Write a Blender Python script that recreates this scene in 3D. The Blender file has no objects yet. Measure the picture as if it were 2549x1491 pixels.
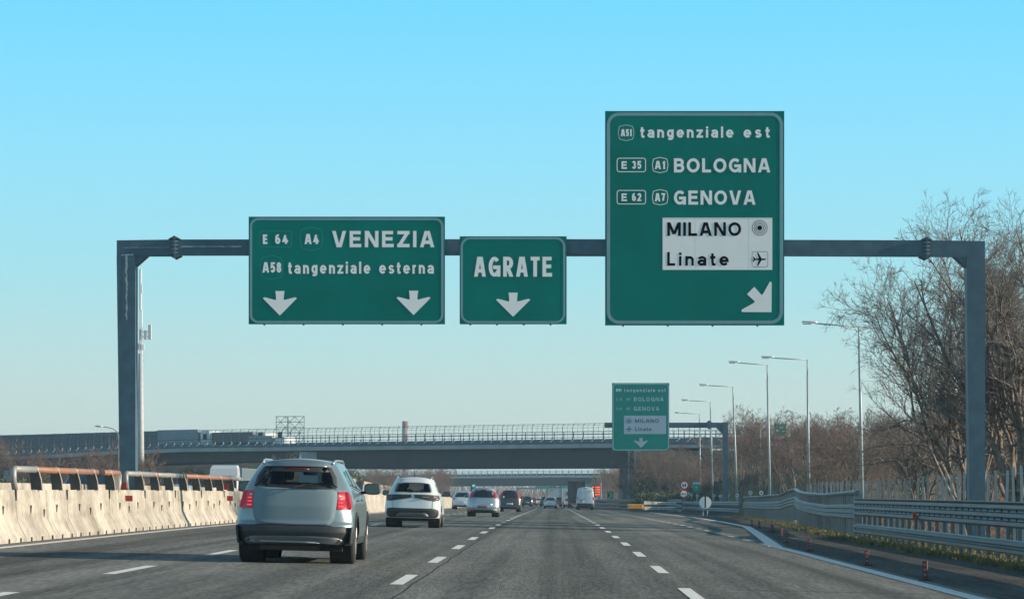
import bpy, math, random
from mathutils import Vector, Matrix
from mathutils.geometry import tessellate_polygon
random.seed(7)
R = math.radians
sc = bpy.context.scene
COL = sc.collection

# ------------------------------------------------------------------ camera
F, CX, CY, H = 7600.0, 1379.0, 1218.0, 1.25      # focal length and principal point in photo pixels, eye height
cam_data = bpy.data.cameras.new('camera')
cam = bpy.data.objects.new('camera', cam_data)
COL.objects.link(cam)
cam.location = (0, 0, H)
cam.rotation_euler = (R(90), 0, 0)
cam_data.sensor_width = 36.0
cam_data.lens = 36.0 * F / 2549.0
cam_data.shift_x = -(CX - 1274.5) / 2549.0
cam_data.shift_y = (CY - 745.5) / 2549.0
cam_data.clip_start = 0.5
cam_data.clip_end = 9000
sc.camera = cam

# ------------------------------------------------------------------ sky, sun, exposure
SUN_EL, SUN_AZ = 16.7, 94.0                       # azimuth clockwise from the driving direction: the sun stands square to the right
world = bpy.data.worlds.new("World")
sc.world = world
world.use_nodes = True
nt = world.node_tree
nt.nodes.clear()
wo = nt.nodes.new('ShaderNodeOutputWorld')
bg = nt.nodes.new('ShaderNodeBackground')
sky = nt.nodes.new('ShaderNodeTexSky')
sky.sky_type = 'NISHITA'
sky.sun_disc = False
sky.sun_elevation = R(SUN_EL)
sky.sun_rotation = R(SUN_AZ)
sky.altitude = 120
sky.air_density = 1.0
sky.dust_density = 0.6
sky.ozone_density = 2.0
tc = nt.nodes.new('ShaderNodeTexCoord')
sep = nt.nodes.new('ShaderNodeSeparateXYZ')
ramp = nt.nodes.new('ShaderNodeValToRGB')
mul = nt.nodes.new('ShaderNodeMix'); mul.data_type = 'RGBA'; mul.blend_type = 'MIX'
mul.inputs['Factor'].default_value = 0.85
el = ramp.color_ramp.elements
stops = [(0.0, (4.75, 5.3, 4.85)), (0.03, (4.1, 5.5, 5.35)), (0.07, (2.72, 5.75, 6.5)), (0.11, (2.0, 5.75, 7.5)),
         (0.16, (1.15, 5.35, 8.1)), (0.28, (3.6, 6.2, 7.5)), (0.46, (1.6, 3.2, 4.4)), (1.0, (0.35, 0.8, 1.7))]
while len(el) < len(stops): el.new(0.5)
for e, (p_, c_) in zip(el, stops):
    e.position = p_; e.color = (c_[0]/12, c_[1]/12, c_[2]/12, 1)
sc10 = nt.nodes.new('ShaderNodeMix'); sc10.data_type = 'RGBA'; sc10.blend_type = 'MULTIPLY'
sc10.inputs['Factor'].default_value = 1.0
sc10.inputs['B'].default_value = (12, 12, 12, 1)
nt.links.new(tc.outputs['Generated'], sep.inputs[0])
nt.links.new(sep.outputs['Z'], ramp.inputs[0])
nt.links.new(ramp.outputs[0], sc10.inputs['A'])
nt.links.new(sky.outputs[0], mul.inputs['A'])
nt.links.new(sc10.outputs['Result'], mul.inputs['B'])
nt.links.new(mul.outputs['Result'], bg.inputs[0])
bg.inputs[1].default_value = 0.10
nt.links.new(bg.outputs[0], wo.inputs[0])

sun_d = bpy.data.lights.new('sun', 'SUN')
sun_d.energy = 4.9
sun_d.angle = R(0.6)
sun_d.color = (1.0, 0.86, 0.68)
sun = bpy.data.objects.new('sun', sun_d)
COL.objects.link(sun)
SD = Vector((math.cos(R(SUN_EL)) * math.sin(R(SUN_AZ)), math.cos(R(SUN_EL)) * math.cos(R(SUN_AZ)), math.sin(R(SUN_EL))))
sun.rotation_euler = SD.to_track_quat('Z', 'Y').to_euler()

sc.view_settings.view_transform = 'Standard'
sc.view_settings.look = 'None'
sc.view_settings.exposure = 0.5
sc.view_settings.gamma = 1
sc.view_settings.use_curve_mapping = False
sc.cycles.max_bounces = 6
sc.cycles.transparent_max_bounces = 12
sc.cycles.volume_bounces = 0
sc.cycles.use_denoising = True

# ------------------------------------------------------------------ materials
MATS = {}
def mat(name, col, rough=0.7, metal=0.0, var=0.0, vscale=2.0, stretch=(1, 1, 1), bump=0.0, bscale=30.0,
        col2=None, emit=None, estr=1.0, spec=0.5, coat=0.0, detail=6.0, speck=0.0, speck_scale=60.0, sstretch=(1, 1, 1)):
    if name in MATS: return MATS[name]
    m = bpy.data.materials.new(name)
    m.use_nodes = True
    t = m.node_tree; N = t.nodes; L = t.links
    b = N['Principled BSDF']
    b.inputs['Roughness'].default_value = rough
    b.inputs['Metallic'].default_value = metal
    b.inputs['Specular IOR Level'].default_value = spec
    if coat: b.inputs['Coat Weight'].default_value = coat; b.inputs['Coat Roughness'].default_value = 0.06
    c4 = (*col, 1)
    b.inputs['Base Color'].default_value = c4
    if var or col2 or bump or speck:
        geo = N.new('ShaderNodeNewGeometry')
        mp = N.new('ShaderNodeMapping'); mp.inputs['Scale'].default_value = stretch
        L.new(geo.outputs['Position'], mp.inputs[0])
        last = None
        if var or col2:
            nz = N.new('ShaderNodeTexNoise'); nz.inputs['Scale'].default_value = vscale
            nz.inputs['Detail'].default_value = detail
            L.new(mp.outputs[0], nz.inputs['Vector'])
            rp = N.new('ShaderNodeValToRGB')
            rp.color_ramp.elements[0].position = 0.32
            rp.color_ramp.elements[1].position = 0.68
            if col2 is None:
                a = tuple(max(0, x * (1 - var)) for x in col); d = tuple(x * (1 + var) for x in col)
            else: a, d = col, col2
            rp.color_ramp.elements[0].color = (*a, 1)
            rp.color_ramp.elements[1].color = (*d, 1)
            L.new(nz.outputs['Fac'], rp.inputs[0])
            last = rp.outputs[0]
        if speck:
            n3 = N.new('ShaderNodeTexNoise'); n3.inputs['Scale'].default_value = speck_scale
            n3.inputs['Detail'].default_value = 2
            mp3 = N.new('ShaderNodeMapping'); mp3.inputs['Scale'].default_value = sstretch
            L.new(geo.outputs['Position'], mp3.inputs[0]); L.new(mp3.outputs[0], n3.inputs['Vector'])
            mr = N.new('ShaderNodeMapRange')
            mr.inputs['From Min'].default_value = 0.3; mr.inputs['From Max'].default_value = 0.7
            mr.inputs['To Min'].default_value = 1 - speck; mr.inputs['To Max'].default_value = 1 + speck
            L.new(n3.outputs['Fac'], mr.inputs['Value'])
            vm = N.new('ShaderNodeVectorMath'); vm.operation = 'SCALE'
            if last is not None: L.new(last, vm.inputs[0])
            else: vm.inputs[0].default_value = col
            L.new(mr.outputs[0], vm.inputs['Scale'])
            last = vm.outputs[0]
        if last is not None: L.new(last, b.inputs['Base Color'])
        if bump:
            n2 = N.new('ShaderNodeTexNoise'); n2.inputs['Scale'].default_value = bscale
            n2.inputs['Detail'].default_value = 4
            L.new(mp.outputs[0], n2.inputs['Vector'])
            bp = N.new('ShaderNodeBump'); bp.inputs['Strength'].default_value = bump
            bp.inputs['Distance'].default_value = 0.02
            L.new(n2.outputs['Fac'], bp.inputs['Height'])
            L.new(bp.outputs[0], b.inputs['Normal'])
    if emit:
        b.inputs['Emission Color'].default_value = (*emit, 1)
        b.inputs['Emission Strength'].default_value = estr
    MATS[name] = m
    return m

def vary(m, amt):                      # each object that shares the material gets its own slight tone
    t = m.node_tree; N = t.nodes; L = t.links; b = N['Principled BSDF']
    src = b.inputs['Base Color'].links[0].from_socket
    oi = N.new('ShaderNodeObjectInfo'); mr = N.new('ShaderNodeMapRange'); mr.inputs['To Min'].default_value = 1 - amt; mr.inputs['To Max'].default_value = 1 + amt
    vm = N.new('ShaderNodeVectorMath'); vm.operation = 'SCALE'
    L.new(oi.outputs['Random'], mr.inputs['Value']); L.new(src, vm.inputs[0]); L.new(mr.outputs[0], vm.inputs['Scale']); L.new(vm.outputs[0], b.inputs['Base Color'])
def overlay(m, scale, stretch, lo, hi, p0=.35, p1=.65):   # multiplies the colour by a second, larger noise
    t = m.node_tree; N = t.nodes; L = t.links; b = N['Principled BSDF']
    src = b.inputs['Base Color'].links[0].from_socket
    g = N.new('ShaderNodeNewGeometry'); mp = N.new('ShaderNodeMapping'); mp.inputs['Scale'].default_value = stretch
    nz = N.new('ShaderNodeTexNoise'); nz.inputs['Scale'].default_value = scale; nz.inputs['Detail'].default_value = 4
    mr = N.new('ShaderNodeMapRange'); mr.inputs['From Min'].default_value = p0; mr.inputs['From Max'].default_value = p1
    mr.inputs['To Min'].default_value = lo; mr.inputs['To Max'].default_value = hi
    vm = N.new('ShaderNodeVectorMath'); vm.operation = 'SCALE'
    L.new(g.outputs['Position'], mp.inputs[0]); L.new(mp.outputs[0], nz.inputs['Vector']); L.new(nz.outputs['Fac'], mr.inputs['Value'])
    L.new(src, vm.inputs[0]); L.new(mr.outputs[0], vm.inputs['Scale']); L.new(vm.outputs[0], b.inputs['Base Color'])

def glass_mat(name, tint=(0.35, 0.45, 0.45), clear=0.75):
    if name in MATS: return MATS[name]
    m = bpy.data.materials.new(name); m.use_nodes = True
    t = m.node_tree; N = t.nodes; L = t.links
    N.clear()
    o = N.new('ShaderNodeOutputMaterial')
    tr = N.new('ShaderNodeBsdfTransparent'); tr.inputs[0].default_value = (*tint, 1)
    gl = N.new('ShaderNodeBsdfGlossy'); gl.inputs['Roughness'].default_value = 0.03
    fr = N.new('ShaderNodeFresnel'); fr.inputs['IOR'].default_value = 1.5
    mx = N.new('ShaderNodeMixShader')
    L.new(fr.outputs[0], mx.inputs[0]); L.new(tr.outputs[0], mx.inputs[1]); L.new(gl.outputs[0], mx.inputs[2])
    L.new(mx.outputs[0], o.inputs[0])
    MATS[name] = m
    return m

STEEL = mat('galvanised_steel', (0.066, 0.122, 0.160), 0.55, 0.25, var=0.13, vscale=3.0, bump=0.15, bscale=60, speck=0.12, speck_scale=35)
STEEL2 = mat('guardrail_zinc', (0.115, 0.160, 0.185), 0.42, 0.45, var=0.15, vscale=2.0, stretch=(1, 0.3, 1), speck=0.08, speck_scale=20)
STEELP = mat('painted_pole_grey', (0.33, 0.37, 0.38), 0.5, 0.2, var=0.08)
GREEN = mat('sign_green', (0.0, 0.17, 0.140), 0.6, 0, col2=(0.0, 0.205, 0.172), vscale=0.7, detail=3, spec=.05)
WHITE = mat('sign_white', (0.95, 0.91, 0.88), 0.6, 0, var=0.02, vscale=3, spec=.3)
BORDER = mat('sign_border', (0.20, 0.34, 0.38), 0.5, 0, var=0.06, vscale=5)
FAINT = mat('sign_faint_line', (0.03, 0.30, 0.29), 0.5)
BLACK = mat('sign_black', (0.002, 0.002, 0.003), 0.7, spec=.05)
SEAM = mat('sign_seam', (0.0, 0.085, 0.075), 0.6)
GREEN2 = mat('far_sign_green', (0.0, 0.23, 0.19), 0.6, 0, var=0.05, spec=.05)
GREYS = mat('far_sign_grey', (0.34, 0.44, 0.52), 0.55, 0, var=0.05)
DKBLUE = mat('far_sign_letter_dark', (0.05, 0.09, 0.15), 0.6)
ASPH = mat('asphalt', (0.118, 0.120, 0.110), 0.95, 0, spec=.04, col2=(0.170, 0.168, 0.150), vscale=1.1, stretch=(1.0, 0.03, 1), bump=0.4, bscale=90, speck=0.30, speck_scale=22, sstretch=(1, .07, 1))
ASPH2 = mat('shoulder_asphalt', (0.065, 0.062, 0.057), 0.95, 0, spec=.04, col2=(.115, .107, .095), vscale=1.2, stretch=(1.0, 0.1, 1), bump=0.5, bscale=60, speck=0.4, speck_scale=18, sstretch=(1, .1, 1))
overlay(ASPH, 1.5, (1, .004, 1), .74, 1.22, .38, .62); overlay(ASPH, .22, (1, .25, 1), .88, 1.14); overlay(ASPH, 3.0, (1, .08, 1), .90, 1.06); overlay(ASPH2, .6, (1, .3, 1), .7, 1.1)
PAINT = mat('road_paint', (0.66, 0.64, 0.60), 0.85, 0, spec=.1, var=0.16, vscale=8.0, speck=0.12, speck_scale=40)
SEAL = mat('joint_seal', (0.03, 0.032, 0.034), 0.9, spec=.1)
EARTH = mat('earth', (0.10, 0.085, 0.055), 0.95, 0, spec=.05, col2=(0.17, 0.15, 0.09), vscale=0.5, bump=0.6, bscale=6)
CONC = mat('barrier_concrete', (0.315, 0.28, 0.232), 0.9, 0, spec=.15, col2=(0.47, 0.432, 0.368), vscale=0.9, stretch=(0, 1, 0.35), bump=0.25, bscale=14, speck=0.10, speck_scale=7)
vary(CONC, .035); overlay(CONC, 1.1, (0, 2.2, .25), .80, 1.05, .30, .50); overlay(CONC, 5.0, (0, 1, 1), .84, 1.04, .34, .5); overlay(CONC, .8, (0, 1, 3.0), .82, 1.05, .36, .52); overlay(CONC, .35, (1, 1, 1.5), .85, 1.1)
CONC2 = mat('bridge_concrete', (0.34, 0.35, 0.35), 0.85, 0, var=0.18, vscale=0.4)
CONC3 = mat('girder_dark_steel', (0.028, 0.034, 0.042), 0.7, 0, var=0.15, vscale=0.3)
DARKJ = mat('dark_gap', (0.02, 0.02, 0.022), 0.9)
BRIDGESTEEL = mat('galvanised_steel', (0.066, 0.122, 0.160), 0.55, 0.25, var=0.13, vscale=3.0, bump=0.15, bscale=60, speck=0.12, speck_scale=35)
BARK = mat('bark', (0.075, 0.058, 0.048), 0.9, 0, col2=(0.24, 0.19, 0.155), vscale=6, bump=0.4, bscale=30)
TWIG = mat('twig', (0.18, 0.16, 0.145), 0.85, 0, var=0.3, vscale=3)
TWIGR = mat('twig_reddish', (0.16, 0.105, 0.085), 0.85, 0, var=0.35, vscale=0.5)
LEAF = mat('evergreen_leaf', (0.028, 0.045, 0.018), 0.7, 0, col2=(0.075, 0.095, 0.040), vscale=1.2)
GRASS = mat('verge_grass', (0.05, 0.065, 0.018), 0.8, 0, col2=(0.20, 0.165, 0.07), vscale=1.1)
DRY = mat('dry_grass', (0.25, 0.20, 0.10), 0.85, 0, var=0.3, vscale=1.5)

# ------------------------------------------------------------------ mesh helpers
def tag(o, label=None, cat=None, group=None, kind=None):
    if label: o['label'] = label
    if cat: o['category'] = cat
    if group: o['group'] = group
    if kind: o['kind'] = kind
    return o

def mesh(name, v, f, smooth=False):
    me = bpy.data.meshes.new(name)
    me.from_pydata([tuple(p) for p in v], [], f)
    if smooth:
        me.polygons.foreach_set('use_smooth', [True] * len(me.polygons))
    me.update()
    return me

def obj(name, me, m=None, parent=None, loc=None):
    o = bpy.data.objects.new(name, me)
    COL.objects.link(o)
    if m is not None and me is not None and len(me.materials) == 0: me.materials.append(m)
    if parent is not None: o.parent = parent
    if loc is not None: o.location = loc
    return o

def empty(name, loc, rz=0, ry=0):
    o = bpy.data.objects.new(name, None); COL.objects.link(o)
    o.location = loc; o.rotation_euler = (0, ry, rz)
    o.empty_display_size = 0.2
    return o

class MB:
    def __init__(s): s.v = []; s.f = []
    def add(s, v, f):
        n = len(s.v); s.v += [tuple(p) for p in v]; s.f += [tuple(i + n for i in q) for q in f]; return s
    def box(s, x0, x1, y0, y1, z0, z1, bev=0.0):
        if bev <= 0:
            v = [(x, y, z) for z in (z0, z1) for y in (y0, y1) for x in (x0, x1)]
            return s.add(v, [(0, 2, 3, 1), (4, 5, 7, 6), (0, 1, 5, 4), (1, 3, 7, 5), (3, 2, 6, 7), (2, 0, 4, 6)])
        b = bev
        rings = []
        for z, i in ((z0, b), (z0 + b, 0), (z1 - b, 0), (z1, b)):
            rings.append([(x0 + b + i * 0, y0 + i, z), (x1 - b, y0 + i, z), (x1 - i, y0 + b, z), (x1 - i, y1 - b, z),
                          (x1 - b, y1 - i, z), (x0 + b, y1 - i, z), (x0 + i, y1 - b, z), (x0 + i, y0 + b, z)])
        return s.loft(rings, True)
    def loft(s, rings, caps=True, closed=True):
        n = len(rings[0]); v = [p for r in rings for p in r]; f = []
        for i in range(len(rings) - 1):
            for j in range(n if closed else n - 1):
                a = i * n + j; b = i * n + (j + 1) % n
                f.append((a, b, b + n, a + n))
        if caps and closed:
            f.append(tuple(reversed(range(n)))); f.append(tuple((len(rings) - 1) * n + j for j in range(n)))
        return s.add(v, f)
    def tube(s, pts, rad, k=6, caps=True):
        pts = [Vector(p) for p in pts]
        rr = rad if isinstance(rad, (list, tuple)) else [rad] * len(pts)
        rings = []
        up = None
        for i, p in enumerate(pts):
            d = (pts[min(i + 1, len(pts) - 1)] - pts[max(i - 1, 0)])
            if d.length < 1e-9: d = Vector((0, 0, 1))
            d.normalize()
            if up is None:
                up = Vector((0, 0, 1)) if abs(d.z) < 0.9 else Vector((1, 0, 0))
            a = d.cross(up)
            if a.length < 1e-6: a = d.orthogonal()
            a.normalize(); b = a.cross(d).normalized(); up = b
            rings.append([p + (a * math.cos(2 * math.pi * j / k) + b * math.sin(2 * math.pi * j / k)) * rr[i] for j in range(k)])
        return s.loft(rings, caps)
    def prism(s, poly, f0, f1):
        """poly: 2D pts; f0/f1 map a 2D pt to 3D on each face; concave allowed"""
        n = len(poly)
        v = [f0(p) for p in poly] + [f1(p) for p in poly]
        tris = tessellate_polygon([[Vector((p[0], p[1], 0)) for p in poly]])
        f = [tuple(t) for t in tris] + [tuple(reversed([i + n for i in t])) for t in tris]
        for j in range(n): f.append((j, (j + 1) % n, (j + 1) % n + n, j + n))
        return s.add(v, f)
    def build(s, name, m, parent=None, smooth=False, loc=None, fixn=True):
        me = mesh(name, s.v, s.f, smooth)
        if fixn:
            import bmesh
            bm = bmesh.new(); bm.from_mesh(me); bmesh.ops.recalc_face_normals(bm, faces=bm.faces[:]); bm.to_mesh(me); bm.free()
        return obj(name, me, m, parent, loc)

def copy_tree(o, parent=None):
    c = o.copy(); COL.objects.link(c)
    if parent is not None: c.parent = parent
    for ch in list(o.children): copy_tree(ch, c)
    return c

def at(x, y, Y):                      # point of the place that stands Y metres ahead under a photo pixel
    return Vector(((x - CX) * Y / F, Y, H + (CY - y) * Y / F))

def p_(Y):                            # how far the road has dropped at distance Y
    if Y < 60: return 0.0
    if Y < 135: return 2.6e-5 * (Y - 60) ** 2
    if Y < 1100: return 0.14625 + 0.0039 * (Y - 135)
    return 3.91
CS = 0.022
def gz(X, Y):
    if X < -12: c = -CS * -12 + CS * (X + 12) * 0.6
    elif X > 15: c = -CS * 15
    else: c = -CS * X
    c = max(c, -0.45) if X < 0 else c
    h = 0.0
    if X > 15.5:
        a = min(1, max(0, (X - 15.5) / 9)); b = min(1, max(0, (Y - 185) / 120))
        a = a * a * (3 - 2 * a); b = b * b * (3 - 2 * b)
        h = 5.2 * a * b * (1 if Y < 380 else max(0, 1 - (Y - 380) / 60))
    return c - p_(Y) + h

def sweep(mb, path, prof, closed=True, caps=True):
    P = [Vector(p) for p in path]; rings = []
    for i, p in enumerate(P):
        d = P[min(i + 1, len(P) - 1)] - P[max(i - 1, 0)]; d.z = 0; d.normalize()
        n = Vector((d.y, -d.x, 0))
        rings.append([p + n * q[0] + Vector((0, 0, q[1])) for q in prof])
    mb.loft(rings, caps and closed, closed)
    return mb
def interp(path, step):
    out = []
    for a, b in zip(path[:-1], path[1:]):
        a = Vector(a); b = Vector(b); n = max(1, round((b - a).length / step))
        for i in range(n): out.append(a.lerp(b, i / n))
    out.append(Vector(path[-1]))
    return out
def frange(a, b, s):
    r = []; x = a
    while x < b - 1e-6: r.append(x); x += s
    r.append(b); return r

ORD = ['first', 'second', 'third', 'fourth', 'fifth', 'sixth', 'seventh', 'eighth', 'ninth', 'tenth', 'eleventh', 'twelfth', 'thirteenth']
# ------------------------------------------------------------------ ground and road
YS = frange(-30, 60, 10)[:-1] + frange(60, 200, 5)[:-1] + frange(200, 700, 20)[:-1] + frange(700, 1100, 50)[:-1] + [1100, 1300, 1600, 2200, 3000, 3900]
XS = [-3900, -1500, -500, -200, -100, -60, -40, -32, -31, -22, -13.4, -12, -10.9, -9.8, -5.9, -2, 1.7, 5.3, 7, 9, 9.3, 12, 13.5, 15.5, 17, 18.5, 20, 21.5, 23, 24.5, 28, 36, 50, 70, 100, 150, 250, 600, 1500, 3900]
def grid(xs, ys, fz):
    v = [(x, y, fz(x, y)) for y in ys for x in xs]; n = len(xs)
    f = [(j * n + i, j * n + i + 1, (j + 1) * n + i + 1, (j + 1) * n + i) for j in range(len(ys) - 1) for i in range(n - 1)]
    return v, f
v, f = grid(XS, YS, lambda x, y: gz(x, y) - 0.03)
ground = obj('ground', mesh('ground', v, f), EARTH); tag(ground, kind='structure')

# right hand edge of the carriageway and of its paved shoulder
EDGE = [(-30, 5.3), (73, 5.3), (100, 6.65), (127, 8.0), (160, 8.75), (190, 9.2), (240, 9.4), (300, 9.4), (340, 8.6), (380, 7.2), (420, 5.6), (1100, 5.5)]
PAVE = [(-30, 8.15), (91, 8.3), (125, 9.7), (155, 11.4), (200, 12.7), (235, 13.6), (340, 13.6), (370, 11.2), (395, 7.9), (430, 6.0), (1100, 6.0)]
def lut(T, y):
    if y <= T[0][0]: return T[0][1]
    for (a, b), (c, d) in zip(T[:-1], T[1:]):
        if y <= c: return b + (d - b) * (y - a) / (c - a)
    return T[-1][1]
RY = [y for y in YS if y <= 1100]
RY = sorted(set(RY + [73, 91, 127, 155, 235, 340, 370, 395, 430]))
def strip(fa, fb, ys, off, nx=1, xs=None):
    v = []; f = []
    cols = None
    for y in ys:
        a, b = fa(y), fb(y)
        row = [a + (b - a) * i / nx for i in range(nx + 1)]
        v += [(x, y, gz(x, y) + off) for x in row]
    n = nx + 1
    f = [(j * n + i, j * n + i + 1, (j + 1) * n + i + 1, (j + 1) * n + i) for j in range(len(ys) - 1) for i in range(nx)]
    return v, f
v, f = strip(lambda y: -10.95, lambda y: min(lut(EDGE, y) + 0.3, lut(PAVE, y)), RY, 0.0, 6)
road = obj('road', mesh('road', v, f), ASPH); tag(road, kind='structure')
v, f = strip(lambda y: min(lut(EDGE, y) + 0.3, lut(PAVE, y) - 0.05) , lambda y: lut(PAVE, y), RY, -0.002, 3)
shoulder = obj('hard_shoulder', mesh('hard_shoulder', v, f), ASPH2); tag(shoulder, kind='structure')
v, f = strip(lambda y: -31, lambda y: -13.6, RY, 0.0, 6)
road2 = obj('opposite_carriageway', mesh('opposite_carriageway', v, f), ASPH); tag(road2, kind='structure')

# painted lines: long edge lines are one part each, every dash is its own part
def line(name, fx, w, ys, parent=road, m=PAINT, off=0.006):
    v, f = strip(lambda y: fx(y) - w / 2, lambda y: fx(y) + w / 2, ys, off, 1)
    return obj(name, mesh(name, v, f), m, parent)
line('edge_line', lambda y: -9.8, 0.22, frange(20, 900, 5))
line('edge_line', lambda y: 5.3 + (0.02 if y > 60 else 0), 0.25, frange(20, 73, 5))
line('edge_line', lambda y: lut(EDGE, y), 0.34, frange(73, 300, 5))
def dash(x, y, L, w=0.16):
    line('lane_dash', lambda yy: x, w, [y - L / 2, y, y + L / 2])
PER = 11.55
for X0, Yfirst in ((-2.0, 40.9), (1.69, 37.6), (-5.9, 42.6)):
    for k in range(62):
        y = Yfirst - PER + k * PER
        if y < 25: continue
        dash(X0, y, 4.4, 0.17)
for k in range(46):
    dash(5.3, 76.0 + k * 7.2, 3.0, 0.2)
# straight sealed cuts across the lanes
def cut(y, xa, xb, w=0.16):
    n = 12
    v = []
    for i in range(n + 1):
        x = xa + (xb - xa) * i / n; dy = 0.25 * math.sin(i * 2.1) * 0.3
        v += [(x, y + dy - w / 2, gz(x, y) + 0.004), (x, y + dy + w / 2, gz(x, y) + 0.004)]
    obj('joint_seal', mesh('joint_seal', v, [(2 * i, 2 * i + 2, 2 * i + 3, 2 * i + 1) for i in range(n)]), SEAL, road)
cut(39.6, 2.2, 5.6, 0.07)
for xs_, ya_, yb_ in ((-1.80, 30, 200),):
    line('joint_seal', lambda yy: xs_ + .02 * math.sin(yy * .9), .022, frange(ya_, yb_, 3), road, SEAL, .003)

# ------------------------------------------------------------------ median barriers
def median(name, xc, face, ytab, label, zadd=0.0):
    root = empty(name, (xc, 0, 0)); tag(root, label, 'concrete barrier')
    prof = [(-0.31, -0.04), (-0.31, 0.08), (-0.155, 0.36), (-0.13, .42), (-0.09, 1.0), (-.085, 1.01), (.085, 1.01), (0.09, 1.0), (.13, .42), (0.165, 0.35), (.24, .19), (0.30, 0.09), (.305, .07), (0.305, -0.04)]
    me = {}
    for i, y in enumerate(ytab):
        y1 = y + 6.28
        slope = (gz(xc, y1) - gz(xc, y)) / 6.3
        key = round(slope, 3)
        if key not in me:
            mb = MB(); n = 6
            rings = []
            for j in range(n + 1):
                t = 0.012 + (6.28 - 0.024) * j / n
                q = 0.004 * math.sin(j * 1.7)
                rings.append([(a + (q if 0 < j < n else 0), t, b + slope * t) for a, b in prof])
            mb.loft(rings)
            me[key] = mb.build('barrier_segment', CONC, root)
            o = me[key]
        else:
            o = me[key].copy(); COL.objects.link(o)
        o.location = (0, y, gz(xc, y) + zadd)
    return root
ytab = [28.4 + 6.3 * i for i in range(96)]
med = median('median_barrier', -10.66, 1, ytab, 'long pale concrete median barrier beside the inner edge line')
med2 = median('far_median_barrier', -13.3, 1, [40.1 + 6.3 * i for i in range(60)], 'second concrete barrier just behind the pale median barrier', 0.16)
# the dark joint blocks, drain notches, lifting slots and plates on the near barrier
def child_at(root, mb, name, m): 
    o = mb.build(name, m, root); o.location = -root.location; return o
jm = None; nm = None; sm = None
for i, y in enumerate(ytab[:18]):
    zt = gz(-10.66, y)
    mb = MB(); mb.box(-0.028, 0.012, -0.055, 0.055, 0.80, 1.012)
    if jm is None: jm = mb.build('joint_plate', DARKJ, med); o = jm
    else: o = jm.copy(); COL.objects.link(o)
    o.location = (0.105, y - 0.01, zt)
    for k in range(5):
        if nm is None:
            mb = MB(); mb.box(-0.02, 0.012, -0.07, 0.07, -0.03, 0.075); nm = mb.build('drain_notch', DARKJ, med); o = nm
        else: o = nm.copy(); COL.objects.link(o)
        o.location = (0.305, y + 0.6 + 1.27 * k, gz(-10.66, y + 1.27 * k))
    for k in range(3):
        if sm is None:
            mb = MB(); mb.box(-0.03, 0.012, -0.012, 0.012, 0.0, 0.16); sm = mb.build('lifting_slot', mat('slot_brown', (0.16, 0.14, 0.12), 0.9), med); o = sm  # slots drawn in a darker brown tone
        else: o = sm.copy(); COL.objects.link(o)
        o.location = (0.128, y + 1.55 + 1.6 * k, zt + 0.50 + (-0.05 if k == 1 else 0.04))
        o.rotation_euler = (0, R(5.5), 0)
for k in range(16):                       # cast ribs on the sloping foot beyond the second rail
    mb = MB(); mb.box(-0.02, 0.006, -0.02, 0.02, 0.0, 0.31)
    o = mb.build('foot_rib', mat('rib_grout', (0.20, 0.18, 0.15), 0.9), med); o.location = (0.307, 75 + k * 1.9, gz(-10.66, 75 + k * 1.9) + 0.07); o.rotation_euler = (0, R(-29), 0)  # ribs in one even brown, darker than the barrier

ORANGE = mat('rusty_orange_paint', (0.29, 0.14, 0.085), 0.55, 0, var=0.12, vscale=5)
TUBEG = mat('weathered_tube_grey', (0.27, 0.26, 0.25), 0.5, 0.1, var=0.12, vscale=4)
RUSTP = mat('bracket_brown_steel', (0.10, 0.085, 0.075), 0.6, 0.2, var=0.2, vscale=5)
BRACKLIT = mat('bracket_flange_sunlit', (0.36, 0.30, 0.26), 0.6, 0.2, var=0.15, vscale=5)  # bracket steel lightened: sunlight on the edges painted into the colour
def tube_rail(y0, y1, posts, pieces, label):
    xc = -10.66
    z0 = gz(xc, y0)
    root = empty('tube_railing', (xc, y0, z0 + 1.0)); tag(root, label, 'railing', 'tube railings on the median barrier')
    dz = lambda y: gz(xc, y) - z0
    zt = 0.42
    for a, b, m, nm_ in pieces:
        MB().tube([(0.02, a - y0, zt + dz(a)), (0.02, b - y0, zt + dz(b))], 0.068 if nm_ == 'tube' else 0.076, 12).build(nm_, m, root, True)
    # sloping end legs
    for yy, s in ((y0, -1), (y1, 1)):
        b = yy - y0; zz = dz(yy)
        MB().tube([(0.02, b, zt + zz), (0.02, b + s * 0.10, zt - 0.03 + zz), (0.02, b + s * 0.10 - s * 0.0, 0.2 + zz), (0.02, b - s * 0.1, 0.0 + zz)], 0.062, 10).build('end_leg', TUBEG, root, True)
    poly = [(-0.10, 0.40), (0.05, 0.44), (0.10, 0.36), (0.145, 0.2), (0.165, 0.0), (-0.06, 0.0), (-0.07, 0.14), (-0.09, 0.26)]
    edge = [(0.05, 0.455), (0.11, 0.365), (0.155, 0.2), (0.175, 0.0), (0.165, 0.0), (0.145, 0.2), (0.10, 0.36), (0.045, 0.44)]
    first = None
    for y in posts:
        z = dz(y)
        if first is None:
            a = MB().prism(poly, lambda q: (q[0], -0.006, q[1]), lambda q: (q[0], 0.006, q[1])).build('post', RUSTP, root)
            e = MB().prism(edge, lambda q: (q[0], -0.05, q[1]), lambda q: (q[0], 0.05, q[1])).build('flange', BRACKLIT, a)
            c = MB().tube([(0.02, -0.02, zt), (0.02, 0.02, zt)], 0.082, 12).build('clamp', BRACKLIT, a, True)
            first = a; o = a
        else:
            o = copy_tree(first, root)
        o.location = (0, y - y0, z)
    return root
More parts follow.
